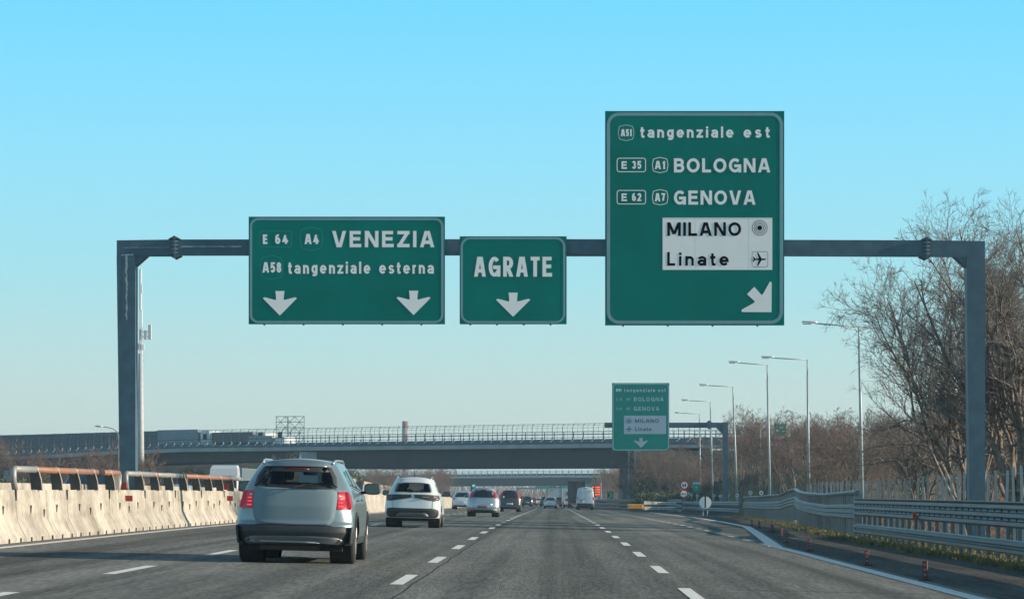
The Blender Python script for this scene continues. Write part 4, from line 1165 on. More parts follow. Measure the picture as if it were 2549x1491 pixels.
# ------------------------------------------------------------------ background structures
Y = 300; q = at(350, 670, Y); zb = gz(q.x, Y)
r = empty('antenna_mast', (q.x, Y, zb)); tag(r, 'slim pale telecom mast with antenna panels just right of the left gantry post', 'antenna mast')
ht = q.z - zb; ANT = mat('antenna_white', (.60, .60, .60), .5)
z1 = at(0, 880, Y).z - zb
MB().tube([(0, 0, 0), (0, 0, z1)], [.42, .22], 12).build('mast', mat('mast_grey', (.42, .43, .42), .6, var=.1, vscale=3), r, True)
mb = MB()
for sx, sy in ((-.14, -.14), (.14, -.14), (.14, .14), (-.14, .14)): mb.tube([(sx, sy, z1), (sx, sy, ht - 4)], .028, 4)
n = 22
for i in range(n):
    za = z1 + (ht - 4 - z1) * i / n; zc = z1 + (ht - 4 - z1) * (i + 1) / n
    mb.tube([(-.14, -.14, za), (.14, -.14, zc)], .018, 3); mb.tube([(.14, .14, za), (-.14, .14, zc)], .018, 3); mb.tube([(.14, -.14, za), (.14, .14, zc)], .018, 3)
mb.build('lattice', ANT, r)
MB().tube([(.0, 0, ht - 4), (0, 0, ht)], .12, 8).build('top_antenna', ANT, r)
for (x, y0, y1, w) in ((373, 808, 845, .32), (362, 822, 845, .3), (350, 820, 845, .3), (355, 856, 871, .3), (347, 855, 870, .3), (351, 706, 730, .26)):
    a_ = at(x, y0, Y); b_ = at(x, y1, Y)
    MB().box(a_.x - q.x - w / 2, a_.x - q.x + w / 2, -.1, .1, b_.z - zb, a_.z - zb, .03).build('antenna_panel', ANT, r)
a_ = at(373, 838, Y); MB().tube([(0, 0, a_.z - zb), (a_.x - q.x, 0, a_.z - zb)], .04, 5).build('bracket_arm', STEELP, r)
a_ = at(365, 826, Y); MB().tube([(0, 0, a_.z - zb), (a_.x - q.x + .3, 0, a_.z - zb)], .04, 5).build('bracket_arm', STEELP, r)
a_ = at(360, 897, Y); MB().tube([(0, 0, a_.z - zb), (a_.x - q.x, 0, a_.z - zb)], .03, 5).build('bracket_arm', STEELP, r)

Y = 640; a_ = at(687, 1036, Y); b_ = at(757, 1102, Y); zb = gz(a_.x, Y)
r = empty('billboard_frame', (a_.x, Y, zb)); tag(r, 'bare steel lattice billboard frame rising behind the overpass', 'billboard frame')
W = b_.x - a_.x; ht = a_.z - zb; LAT = mat('lattice_grey', (.13, .17, .18), .7)
lv = [ht - i * 1.15 for i in range(8)]
for z in lv: MB().box(0, W, -.07, .07, z - .07, z + .03).build('beam', LAT, r); MB().box(0, W, .9, 1.0, z - .07, z + .03).build('beam', LAT, r)
mb = MB()
for i in range(7): 
    for j in range(6):
        x0 = W * j / 6; x1 = W * (j + 1) / 6
        if (i + j) % 2: x0, x1 = x1, x0
        mb.tube([(x0, 0, lv[i]), (x1, 0, lv[i + 1])], .07, 3); mb.tube([(x0, 0, lv[i]), (x0, .95, lv[i + 1])], .035, 3)
mb.build('bracing', LAT, r)
for x in (.0, W * .42, W): MB().tube([(x, .4, 0), (x, .4, ht)], .13 if 0 < x < W else .07, 6).build('post', LAT, r)
Y = 1250; a_ = at(1001, 1048, Y); b_ = at(1016, 1092, Y)
r = empty('chimney', ((a_.x + b_.x) / 2, Y, -3.5)); tag(r, 'red and white banded chimney far behind the overpass', 'chimney')
w = (b_.x - a_.x) / 2; zt = a_.z + 3.5
CR = mat('chimney_red_hazed', (.26, .10, .11), .8); CWH = mat('chimney_white_hazed', (.36, .33, .34), .8)  # distance haze mixed into both band colours
bands = [zt - 2.9 * i for i in range(12)] + [0]
for i in range(len(bands) - 1):
    if bands[i + 1] < 0: break
    MB().tube([(0, 0, bands[i + 1]), (0, 0, bands[i])], w, 16).build('band', CR if i % 2 == 0 else CWH, r)
# portal sign half hidden in the thicket at right
Y = 262; a_ = at(1928, 1055, Y); b_ = at(1957, 1084, Y)
r = empty('hidden_sign', ((a_.x + b_.x) / 2, Y, gz(19, Y))); tag(r, 'small green and white sign showing through the bare trees at right', 'road sign')
loc(MB().box(a_.x, b_.x, Y, Y + .05, b_.z, a_.z).build('panel', mat('hidden_green', (.02, .28, .2), .5), r), r)
random.seed(5)
for k in range(12):
    x = random.uniform(a_.x + .1, b_.x - .25); z = random.uniform(b_.z + .1, a_.z - .15)
    loc(MB().box(x, x + random.uniform(.06, .2), Y - .02, Y - .005, z, z + random.uniform(.05, .14)).build('printed_mark', random.choice((WHITE, mat('mark_blue', (.1, .2, .5), .5))), r), r)
loc(MB().box((a_.x + b_.x) / 2 - .05, (a_.x + b_.x) / 2 + .05, Y + .06, Y + .16, gz(19, Y) - .5, b_.z).build('post', STEELP, r), r)
# ------------------------------------------------------------------ vehicles
TYRE = mat('tyre', (.018, .019, .02), .85)
RIM = mat('rim', (.20, .20, .20), .5, .5)
PLAST = mat('dark_plastic', (.028, .032, .036), .6, var=.15, vscale=6)
PLAST2 = mat('grey_plastic', (.12, .135, .145), .45, .2)
TAIL = mat('tail_lamp', (.34, .008, .018), .2, 0, emit=(.9, .02, .05), estr=.07, coat=.4)
TAILB = mat('tail_lamp_lit', (.9, .03, .04), .2, 0, emit=(1, .04, .06), estr=.9)
CLEAR = mat('clear_lamp', (.62, .66, .68), .15, .3)
SMOKE = mat('smoked_lamp', (.07, .07, .08), .15, 0, coat=.5)
GLASSD = mat('dark_glass', (.012, .018, .02), .06, 0, coat=.4)
GLASS = glass_mat('tinted_glass', (.42, .52, .52))
GLASS2 = glass_mat('side_glass', (.40, .60, .58))
SEATM = mat('seat_dark', (.012, .013, .014), .9)
CHROME = mat('chrome', (.6, .6, .6), .12, 1.0)
HEADL = mat('headlamp', (.6, .62, .62), .15, .2)
PLATEW = mat('number_plate_white', (.45, .48, .5), .5)
def paint(name, c, metal=.4, rough=.32, coat=.5): return mat(name, c, rough, metal, coat=coat)

def pip(x, y, poly):
    c = False; n = len(poly)
    for i in range(n):
        (x1, y1), (x2, y2) = poly[i], poly[(i + 1) % n]
        if (y1 > y) != (y2 > y) and x < (x2 - x1) * (y - y1) / (y2 - y1) + x1: c = not c
    return c
def rnd_poly(P, r, k=4, step=.12):
    """round the corners of a polygon and cut long edges"""
    n = len(P); out = []
    for i in range(n):
        a = Vector(P[i - 1]); b = Vector(P[i]); c = Vector(P[(i + 1) % n])
        u = (a - b); w = (c - b); rr = min(r, u.length * .45, w.length * .45)
        p0 = b + u.normalized() * rr; p1 = b + w.normalized() * rr
        for j in range(k + 1):
            t = j / k; out.append(p0 * (1 - t) ** 2 + b * 2 * t * (1 - t) + p1 * t * t)
    res = []
    for i in range(len(out)):
        a = out[i]; b = out[(i + 1) % len(out)]; m = max(1, int((b - a).length / step))
        for j in range(m): res.append(tuple(a.lerp(b, j / m)))
    return res
def patch(mb, outline, fn, rings=5, off=.006, skirt=.03):
    n = len(outline); cx = sum(p[0] for p in outline) / n; cy = sum(p[1] for p in outline) / n
    v = [fn(cx, cy, off)]; f = []
    for r in range(1, rings + 1):
        t = r / rings
        v += [fn(cx + (p[0] - cx) * t, cy + (p[1] - cy) * t, off * (1 if r < rings else .8)) for p in outline]
    v += [fn(p[0], p[1], off - skirt) for p in outline]
    for j in range(n): f.append((0, 1 + j, 1 + (j + 1) % n))
    for r in range(rings):
        for j in range(n):
            a = 1 + r * n + j; b = 1 + r * n + (j + 1) % n; f.append((a, a + n, b + n, b))
    mb.add(v, f)

class Car:
    def __init__(s, label, cat, X, Y, S, group='cars driving away on the near carriageway', facing=1):
        s.S = S
        L, W, Ht = S['L'], S['W'], S['H']
        s.L = L
        s.name = S.get('name', 'car')
        roll = CS if X > -12 else -CS * .6
        r = s.root = empty(s.name, (X, Y, gz(X, Y)), 0 if facing > 0 else R(180), roll * facing)
        sl = (gz(X, Y + L) - gz(X, Y)) / L
        r.rotation_euler = (math.atan(sl) * facing, roll * facing, 0 if facing > 0 else R(180))
        tag(r, label, cat, group)
        s.belt = S['belt']; s.edge = S['edge']; s.crown = Ht - S['edge']
        s.body()
    def yrear(s, z): return lut(s.S['rear'], z)
    def wlow(s, z): return lut(s.S['width'], z)
    def top(s, y): return lut(s.S['top'], y)          # height of the shell's upper edge along the car
    def wtop(s, y): return lut(s.S['wtop'], y)
    def taper(s, y, z=None):
        t = 1.0
        if y < .9: t -= (.035 if z is None or 'tap' not in s.S else lut(s.S['tap'], z)) * (1 - max(0, y) / .9) ** 2
        if y > s.L - 1.1: t -= .14 * ((y - (s.L - 1.1)) / 1.1) ** 2
        return t
    def half(s, y, z):
        te = s.top(y); wb = s.wlow(min(z, s.belt))
        if z <= s.belt: return wb * s.taper(y, z)
        tau = min(1, (z - s.belt) / max(.01, te - s.belt))
        return (s.wlow(s.belt) + (s.wtop(y) - s.wlow(s.belt)) * tau ** 1.12) * s.taper(y, z)
    def yfront(s, z): return s.L - lut(s.S.get('front', [(.25, .06), (.5, 0), (.8, .10), (1.1, .35)]), z)
    def rearf(s, x, z, off=0):
        zl = z
        for _ in range(3):
            tau = min(1, max(0, (zl - s.belt) / (s.edge - s.belt)))
            w = s.half(s.yrear(zl), zl); u = min(1, abs(x) / w)
            zl = z - s.crown * (1 - u * u) * tau ** 2
        return Vector((x, s.yrear(zl) + s.S.get('corner', .16) * u ** 5 + .02 * u * u - off, z))
    def sidef(s, y, z, off=0): return Vector((s.half(y, z) + off, y, z))
    def sidel(s, y, z, off=0): return Vector((-s.half(y, z) - off, y, z))
    def body(s):
        S = s.S; q = S.get('res', 1.0)
        K1, K2 = int(16 * q) + 4, int(16 * q) + 4
        zb = S.get('zbot', .26)
        lev = [zb + (s.belt - zb) * i / K1 for i in range(K1)] + [s.belt + (s.edge - s.belt) * i / K2 for i in range(K2 + 1)]
        NU = int(24 * q) + 8; NS = int(46 * q) + 14
        v = []; idx = []
        cr = S.get('corner', .16)
        rows = []
        for z in lev:
            tau = max(0, (z - s.belt) / (s.edge - s.belt)); row = []
            def zz(y, u=1): 
                zt = s.belt + (s.top(y) - s.belt) * tau if z > s.belt else z
                return zt
            yr = s.yrear(z); w = s.half(yr, z)
            for i in range(NU):                       # rear, left to right
                u = -1 + 2 * i / NU
                row.append((u * w, yr + cr * abs(u) ** 5 + .02 * u * u, z + s.crown * (1 - u * u) * tau ** 2))
            y0 = yr + cr + .02; y1 = s.yfront(min(z, s.top(s.L - .3)))
            side = []
            for i in range(NS):
                t = i / NS; y = y0 + (y1 - y0) * t; zt = zz(y); side.append((s.half(y, zt), y, zt))
            row += side
            zf = zz(y1); wf = s.half(y1, zf)
            for i in range(NU):
                u = 1 - 2 * i / NU; row.append((u * wf, y1 + .22 * (1 - abs(u) ** 2.5), zf + .03 * (1 - u * u) * tau))
            sl_ = [(-a, b, c) for a, b, c in side]; sl_.append((-wf, y1, zf))
            row += sl_[:0:-1]
            rows.append(row)
        M = len(rows[0]); v = [p for r_ in rows for p in r_]; f = []
        for i in range(len(rows) - 1):
            for j in range(M):
                a = i * M + j; b = i * M + (j + 1) % M; f.append((a, b, b + M, a + M))
        # roof and bonnet closing the top row
        base = (len(rows) - 1) * M
        prev = [base + i for i in range(NU + 1)]
        prev = [base + i for i in range(NU)] + [base + NU]
        top = rows[-1]
        for i in range(1, NS):
            ri = NU + i; li = (2 * NU + NS) + (NS - i)
            li = M - i
            Rr, Ll = top[ri], top[li]; cur = [base + li]
            g = min(1, (Rr[2] - s.belt) / (s.edge - s.belt)); cv = s.crown * (.55 + .45 * g)
            for k in range(1, NU):
                u = -1 + 2 * k / NU; w = Rr[0]; bulge = cv * (1 - u * u) * (1 + .0)
                v.append((u * w, Rr[1], Rr[2] + bulge)); cur.append(len(v) - 1)
            cur.append(base + ri)
            for k in range(NU): f.append((prev[k], prev[k + 1], cur[k + 1], cur[k]))
            prev = cur
        fr = [base + NU + NS + i for i in range(NU)] + [base + 2 * NU + NS]
        fr = fr[::-1]
        for k in range(NU): f.append((prev[k], prev[k + 1], fr[k + 1], fr[k]))
        f.append(tuple(range(M))[::-1])
        # openings
        holes_r = S.get('holes_rear', []); holes_s = S.get('holes_side', []); hf = S.get('hole_front')
        whe = S['wheels']; rw = S['wr'] + .055
        out = []
        for q_ in f:
            if len(q_) > 4: out.append(q_); continue
            cx = sum(v[i][0] for i in q_) / 4; cy = sum(v[i][1] for i in q_) / 4; cz = sum(v[i][2] for i in q_) / 4
            drop = False
            rear = cy < s.yrear(min(cz, s.edge)) + cr * .95 and abs(cx) < s.half(cy, min(cz, s.edge)) * .985 + .001
            if rear:
                for h in holes_r:
                    if pip(cx, cz, h): drop = True
            elif abs(cx) > s.half(cy, cz) * .96 - .01 and cz < s.edge:
                for h in holes_s:
                    if pip(cy, cz, h): drop = True
                for wy in whe:
                    if (cy - wy) ** 2 + (cz - S['wr']) ** 2 < rw ** 2: drop = True
            if hf and not rear and cy > hf[0] and cy < hf[1] and abs(cx) < s.wtop(cy) * .9 and cz > s.belt - .0 and cz < 99:
                if cz > hf[2]: drop = True
            if not drop: out.append(q_)
        s.bodyo = obj('body', mesh('body', v, out, True), S['paint'], s.root)
        # under tray and wheel houses
        L, W = s.L, S['W']
        MB().box(-W * .40, W * .40, .35, L - .4, .20, zb + .25).build('underbody', DARKJ, s.root)
        for wy in whe:
            for sg in (-1, 1):
                MB().tube([(sg * (W / 2 - .40), wy, S['wr'] + .02), (sg * (W / 2 - .06), wy, S['wr'] + .02)], rw - .005, 18, False).build('wheel_arch_liner', DARKJ, s.root)
                s.wheel(sg * (W / 2 - S.get('inset', .03) - S.get('tw', .225) / 2), wy, S['wr'], S.get('tw', .225), sg)
    def wheel(s, x, y, r, w, sg):
        e = empty('wheel', (x, y, r)); e.parent = s.root
        k = 28 if s.S.get('res', 1) > .5 else 16
        prof = [(-w / 2, r * .62), (-w / 2 + .0, r * .90), (-w / 2 + .025, r), (w / 2 - .025, r), (w / 2, r * .90), (w / 2, r * .62)]
        rings = [[(a, b * math.cos(2 * math.pi * j / k), b * math.sin(2 * math.pi * j / k)) for j in range(k)] for a, b in prof]
        MB().loft(rings).build('tyre', TYRE, e, True)
        mb = MB(); mb.tube([(sg * (w / 2 - .02), 0, 0), (sg * (w / 2 + .005), 0, 0)], r * .6, k)
        if s.S.get('res', 1) > .5:
            for i in range(5):
                a = 2 * math.pi * i / 5; c, d = math.cos(a), math.sin(a)
                mb.tube([(sg * (w / 2 - .005), c * .05, d * .05), (sg * (w / 2 - .012), c * r * .58, d * r * .58)], .025, 4)
        mb.build('rim', RIM, e)
    def rear(s, name, outline, m, off=.006, r=.04, rings=5, skirt=.03, parent=None, mirror=False, step=.12):
        mb = MB(); P = rnd_poly(outline, r, 4, step)
        patch(mb, P, s.rearf, rings, off, skirt)
        o = mb.build(name, m, parent or s.root, True)
        if mirror: s.rear(name, [(-a, b) for a, b in outline], m, off, r, rings, skirt, parent, False, step)
        return o
    def side(s, name, outline, m, off=.006, r=.04, rings=4, left=True, parent=None):
        P = rnd_poly(outline, r, 4, .15)
        mb = MB(); patch(mb, P, s.sidef, rings, off, .03); o = mb.build(name, m, parent or s.root, True)
        if left:
            mb = MB(); patch(mb, P, s.sidel, rings, off, .03); mb.build(name, m, parent or s.root, True)
        return o
    def mirror_(s, y, z, m=PLAST, sz=1.0):
        for sg in (-1, 1):
            w = s.half(y, z - .02); e = MB()
            rings = []
            for t, k in ((0, .75), (.03, 1.0), (.14, .95), (.20, .55)):
                rings.append([(sg * (w + .17 * sz) + .125 * sz * k * math.copysign(abs(math.cos(a)) ** .6, math.cos(a)), y + t, z + .045 * sz + .085 * sz * k * math.copysign(abs(math.sin(a)) ** .6, math.sin(a))) for a in [2 * math.pi * j / 16 for j in range(16)]])
            e.loft(rings); e.tube([(sg * (w - .04), y + .08, z - .02), (sg * (w + .14 * sz), y + .08, z + .0)], .03, 6)
            o = e.build('door_mirror', m, s.root, True)
            cx = sg * (w + .17 * sz); 
            MB().loft([[(cx + .105 * sz * math.copysign(abs(math.cos(a)) ** .6, math.cos(a)), y - .004 + dy, z + .045 * sz + .068 * sz * math.copysign(abs(math.sin(a)) ** .6, math.sin(a))) for a in [2 * math.pi * j / 16 for j in range(16)]] for dy in (0, .004)]).build('mirror_glass', mat('mirror_glass', (.07, .12, .14), .08, .8), o)
    def seats(s, y, z, xs, w=.26, h=.30, head=True):
        for x in xs:
            o = MB().box(x - w, x + w, y, y + .14, z - .55, z, .05).build('seat', SEATM, s.root, True)
            MB().box(x - .14, x + .14, y + .02, y + .11, z + .03, z + .03 + h * .62, .04).build('headrest', SEATM, o, True)
    def front_face(s, zg=.62):
        S = s.S; L = s.L; W = S['W']
        # windscreen lying on the roof sheet between cowl and roof front, headlamps and grille for cars that come towards us
        y0, y1 = S['ws']          # y of windscreen bottom (front) and top
        n = 8; v = []; f = []
        for i in range(n + 1):
            y = y0 + (y1 - y0) * i / n; z = s.top(y); w = s.wtop(y) * s.taper(y) * .93; g = min(1, (z - s.belt) / (s.edge - s.belt)); cv = s.crown * (.55 + .45 * g)
            for k in range(9):
                u = -1 + k / 4; v.append((u * w, y + .012, z + cv * (1 - (u * .93) ** 2) + .012))
        f = [(i * 9 + k, i * 9 + k + 1, (i + 1) * 9 + k + 1, (i + 1) * 9 + k) for i in range(n) for k in range(8)]
        obj('windscreen', mesh('windscreen', v, f, True), GLASSD, s.root)
        yf = s.yfront(zg)
        for sg in (-1, 1): MB().box(sg * W * .33 - .15, sg * W * .33 + .15, yf - .12, yf + .10, zg + .02, zg + .17, .04).build('headlight', HEADL, s.root, True)
        MB().box(-W * .24, W * .24, yf + .05, yf + .24, zg - .16, zg + .06, .03).build('grille', DARKJ, s.root)
        MB().box(-.26, .26, yf + .22, yf + .26, zg - .33, zg - .22).build('number_plate', PLATEW, s.root)

# ---- the silver-blue sport utility car
SB = paint('silver_blue_paint', (.22, .275, .29), .5, .28, .5)
win = [(-.635, 1.215), (.635, 1.185), (.595, 1.36), (.51, 1.515), (-.51, 1.515), (-.595, 1.37)]
sw1 = [(1.02, 1.24), (1.62, 1.215), (1.62, 1.475), (1.22, 1.46)]
sw2 = [(1.70, 1.21), (2.42, 1.18), (2.38, 1.50), (1.70, 1.48)]
sw3 = [(2.52, 1.175), (3.42, 1.13), (3.0, 1.40), (2.48, 1.49)]
S1 = dict(L=4.65, W=1.86, H=1.635, belt=1.16, edge=1.575, paint=SB, res=1.7, zbot=.30, wr=.365, tw=.245, inset=.015, wheels=(.92, 3.73), corner=.20,
          rear=[(.2, .12), (.34, .06), (.5, 0), (.62, .01), (.66, .05), (.9, .08), (1.16, .16), (1.30, .26), (1.45, .38), (1.60, .52)],
          width=[(.2, .85), (.3, .885), (.5, .93), (.75, .928), (.95, .905), (1.1, .865), (1.16, .835)],
          top=[(0, 1.575), (1.6, 1.60), (2.4, 1.585), (2.9, 1.50), (3.6, 1.19), (4.2, 1.10), (4.65, .98)],
          wtop=[(0, .575), (2.0, .60), (2.8, .60), (3.6, .72), (4.65, .66)],
          holes_rear=[[(a * .97, 1.36 + (b - 1.36) * .93) for a, b in win]],
          holes_side=[[(1.32 + (a - 1.32) * .9, 1.35 + (b - 1.35) * .86) for a, b in sw1], [(2.05 + (a - 2.05) * .93, 1.35 + (b - 1.35) * .86) for a, b in sw2], [(2.9 + (a - 2.9) * .9, 1.31 + (b - 1.31) * .84) for a, b in sw3]],
          hole_front=(2.95, 3.5, 1.22), name='car', tap=[(.45, .015), (.75, .06), (1.0, .14), (1.2, .13), (1.6, .05)])
c = Car('silver-blue sport utility car with lit tail lamps, nearest the camera', 'car', -4.09, 47.8, S1)
c.rear('rear_window', win, GLASS, .008, .07, 6, .02)
# black ceramic frame round the glass, built as four strips
for P_ in ([(-.50, 1.44), (.50, 1.44), (.535, 1.475), (.495, 1.53), (-.495, 1.53), (-.535, 1.475)],): c.rear('spoiler_underside', P_, PLAST, .018, .03, 3)
c.rear('window_surround', [(-.66, 1.20), (-.595, 1.225), (-.555, 1.37), (-.48, 1.50), (-.53, 1.52), (-.625, 1.37)], PLAST, .012, .02, 3, mirror=True)
c.rear('window_surround', [(-.655, 1.205), (.655, 1.175), (.60, 1.225), (0, 1.215), (-.60, 1.255)], PLAST, .012, .02, 3)
c.rear('high_brake_light', [(-.20, 1.475), (.20, 1.475), (.20, 1.51), (-.20, 1.51)], mat('brake_light_off', (.10, .012, .015), .3), .026, .01, 2)
c.rear('spoiler', [(-.53, 1.525), (.53, 1.525), (.50, 1.585), (-.50, 1.585)], SB, .05, .03, 3)
tg = c.rear('tailgate', [(-.665, 1.20), (0, 1.178), (.665, 1.165), (.66, .95), (.625, .70), (.56, .618), (0, .605), (-.56, .628), (-.64, .72), (-.67, .95)], mat('tailgate_matt_blue_grey', (.165, .225, .25), .8, .0, var=.03, vscale=3, spec=.2), .014, .09, 8)
for sg in (1, -1):
    n_ = 'tail_light'
    rows = []
    zs = [.862, .885, .92, .96, 1.0, 1.04, 1.08, 1.11, 1.14]
    for kz, z in enumerate(zs):
        yr = c.yrear(z); w = c.half(yr + .1, z); row = []
        x0 = .672; x1 = w * .985; lim = (.0, .5, .8, 1, 1, .95, .8, .6, .35)[kz]
        for t in (0, .25, .5, .75, 1): 
            p = c.rearf(sg * (x0 + (x1 - x0) * t), z, .020); row.append(p + Vector((sg * .006 * t, 0, 0)))
        y0 = yr + .17
        for t in (.0, .33, .66, 1): 
            y = y0 + .02 + lim * .13 * t; row.append(Vector((sg * (c.half(y, z) + .016), y, z)))
        rows.append(row)
    mb = MB(); mb.loft(rows, False, False)
    inner = [[Vector((p.x - sg * .04, p.y + .03, p.z)) for p in r_] for r_ in rows]
    edge_o = rows[0] + [r_[-1] for r_ in rows[1:]] + rows[-1][::-1][1:] + [r_[0] for r_ in rows[::-1][1:-1]]
    edge_i = inner[0] + [r_[-1] for r_ in inner[1:]] + inner[-1][::-1][1:] + [r_[0] for r_ in inner[::-1][1:-1]]
    mb.loft([edge_o, edge_i], False)
    tl = mb.build(n_, TAIL, c.root, True)
    for z in (.90, .955, 1.01): c.rear('light_bar', [(sg * .68, z), (sg * .775, z + .004), (sg * .765, z + .026), (sg * .68, z + .024)], TAILB, .024, .008, 2, .01, tl)
    c.rear('reversing_light', [(sg * .678, 1.062), (sg * .735, 1.058), (sg * .72, 1.085), (sg * .678, 1.09)], CLEAR, .024, .01, 2, .01, tl)
c.rear('bumper', [(-.905, .50), (-.90, .605), (-.5, .606), (0, .600), (.5, .60), (.90, .585), (.905, .50), (.86, .34), (.80, .30), (-.80, .30), (-.86, .34)], PLAST, .020, .03, 6)
c.side('bumper_side', [(.12, .31), (.12, .60), (.50, .52), (.56, .42), (.54, .31)], PLAST, .012)
c.side('sill', [(1.36, .30), (1.36, .42), (3.28, .42), (3.28, .30)], PLAST, .012)
c.rear('skid_plate', [(-.80, .37), (-.68, .425), (-.3, .435), (.3, .435), (.68, .42), (.80, .36), (.74, .30), (.35, .335), (-.35, .335), (-.74, .30)], PLAST2, .030, .04, 4)
c.rear('chrome_strip', [(-.70, .335), (.42, .325), (.34, .352), (-.70, .36)], mat('bumper_strip', (.42, .42, .42), .3, .7), .040, .01, 2)
c.rear('tailgate_gap', [(-.60, .606), (.60, .598), (.60, .606), (-.60, .614)], DARKJ, .022, .003, 1)
for sg in (-1, 1):
    pts = [(sg * .555, .60, 1.580), (sg * .56, .82, 1.612), (sg * .57, 1.2, 1.630), (sg * .58, 2.3, 1.632), (sg * .575, 2.8, 1.585)]
    MB().tube(pts, [.016, .022, .019, .018, .016], 8).build('roof_rail', mat('roof_rail_silver', (.42, .45, .46), .3, .6), c.root, True)
MB().loft([[(0, .98, 1.73), (0, .99, 1.735), (0, 1.0, 1.73), (0, .99, 1.728)], [(-.035, .86, 1.62), (0, .82, 1.625), (.035, .86, 1.62), (0, 1.12, 1.62)]]).build('antenna_fin', SB, c.root)
wp = MB().tube([(-.02, .07, 1.19), (.14, .145, 1.245), (.40, .165, 1.235)], [.014, .011, .007], 6).build('wiper', DARKJ, c.root)
MB().tube([(-.30, .13, 1.225), (.50, .15, 1.225)], .011, 6).build('blade', DARKJ, wp)
c.side('window', sw1, GLASS2, .006); c.side('window', sw2, GLASS2, .006); c.side('window', sw3, GLASS2, .006)
c.side('window_trim', [(1.0, 1.215), (3.4, 1.115), (3.4, 1.135), (1.0, 1.235)], CHROME, .012, .005)
for y in (1.42, 2.42): 
    for sg in (1, -1): MB().box(sg * (c.half(y, .98) + .015) - .02, sg * (c.half(y, .98) + .015) + .02, y, y + .2, .985, 1.02, .01).build('door_handle', CHROME, c.root, True)
for sg in (1, -1):
    for wy in (.92, 3.73):
        mb = MB(); rings = []
        for j in range(15):
            a = R(-12 + 204 * j / 14); ring = []
            for rr, oo in ((.40, .02), (.455, .02), (.455, -.03), (.40, -.03)):
                y = wy + rr * math.cos(a); z = .365 + rr * math.sin(a); ring.append((sg * (c.half(y, z) + oo), y, z))
            rings.append(ring)
        mb.loft(rings).build('wheel_arch_trim', PLAST, c.root)
c.seats(1.85, 1.24, (-.42, .42)); c.seats(2.9, 1.28, (-.40, .40)); c.seats(1.82, 1.12, (0,), .16, .2)
MB().box(-.12, .12, 3.08, 3.1, 1.40, 1.46, .01).build('interior_mirror', SEATM, c.root, True)
MB().tube([(0, 3.1, 1.46), (0, 3.12, 1.52)], .015, 5).build('mirror_stalk', SEATM, c.root)
MB().box(-.68, .68, 3.3, 3.6, .9, 1.08, .05).build('dashboard', SEATM, c.root, True)
MB().box(-.62, .62, .6, 1.7, .95, .99).build('parcel_shelf', SEATM, c.root)
MB().box(-.55, .40, .28, .5, .20, .30, .02).build('rear_silencer', mat('silencer', (.07, .06, .055), .6, .4), c.root)
c.mirror_(2.95, 1.14, PLAST, 1.12)

# ---- the white crossover
WP = paint('white_paint', (.62, .66, .66), .1, .3, .5)
win = [(-.60, 1.10), (.60, 1.10), (.545, 1.30), (.50, 1.375), (.25, 1.405), (-.25, 1.405), (-.50, 1.375), (-.545, 1.30)]
swa = [(.95, 1.14), (1.55, 1.11), (1.55, 1.36), (1.12, 1.34)]; swb = [(1.63, 1.11), (3.1, 1.05), (2.7, 1.36), (1.63, 1.38)]
S2 = dict(L=4.17, W=1.76, H=1.56, belt=1.06, edge=1.50, paint=WP, res=1.1, zbot=.30, wr=.335, tw=.215, wheels=(.82, 3.32), corner=.20,
          rear=[(.2, .12), (.4, .04), (.55, 0), (.68, .03), (.8, .05), (1.06, .10), (1.2, .2), (1.40, .36), (1.50, .48)],
          width=[(.2, .82), (.3, .85), (.5, .88), (.7, .878), (.9, .85), (1.06, .77)],
          top=[(0, 1.50), (1.4, 1.52), (2.1, 1.50), (2.5, 1.42), (3.15, 1.10), (3.8, 1.02), (4.17, .88)],
          wtop=[(0, .545), (2.0, .57), (2.6, .58), (3.2, .68), (4.17, .6)],
          holes_rear=[[(a * .93, 1.25 + (b - 1.25) * .86) for a, b in win]], hole_front=(2.55, 3.1, 1.14),
          holes_side=[[(2.3 + (a - 2.3) * .9, 1.24 + (b - 1.24) * .8) for a, b in swb]])
c = Car('white crossover car with a dark band across its tailgate, just right of the silver-blue car', 'car', -4.42, 95.0, S2)
c.rear('rear_window', win, GLASS, .008, .08, 5, .02)
c.rear('dark_band', [(-.84, .93), (-.80, 1.02), (-.5, 1.03), (0, 1.035), (.5, 1.03), (.80, 1.02), (.84, .93), (.82, .835), (.64, .83), (.57, .90), (.40, .945), (-.40, .945), (-.57, .90), (-.64, .83), (-.82, .835)], PLAST, .012, .03, 6)
for sg in (1, -1):
    c.rear('tail_light', [(sg * .625, 1.0), (sg * .79, 1.0), (sg * .825, .86), (sg * .65, .855)], SMOKE if sg < 0 else mat('grey_lamp', (.25, .25, .27), .15, 0, coat=.5), .02, .03, 4)
    c.rear('light_bar', [(sg * .67, .88), (sg * .80, .88), (sg * .79, .94), (sg * .68, .94)], mat('dull_red_lamp', (.16, .03, .035), .2), .028, .01, 2)
letters_z = 1.0
v_, f_ = text_mesh('S', 1, .03); a0 = min(k[0] for k in v_); a1 = max(k[0] for k in v_); b0 = min(k[1] for k in v_); b1 = max(k[1] for k in v_)
obj('emblem', mesh('emblem', [c.rearf(-.0 + ((k[0] - a0) / (a1 - a0) - .5) * .10, .985 + ((k[1] - b0) / (b1 - b0) - .5) * .085, .022) for k in v_], f_), CHROME, c.root)
MB().box(.30, .52, .02, .045, .955, .967).build('model_lettering', CHROME, c.root)
c.rear('bumper', [(-.80, .60), (-.64, .615), (.64, .60), (.80, .585), (.82, .42), (.76, .32), (-.76, .32), (-.82, .42)], PLAST, .022, .05, 6)
c.rear('skid_plate', [(-.46, .43), (-.40, .465), (.40, .465), (.46, .43), (.52, .345), (-.52, .345)], PLAST2, .034, .03, 4)
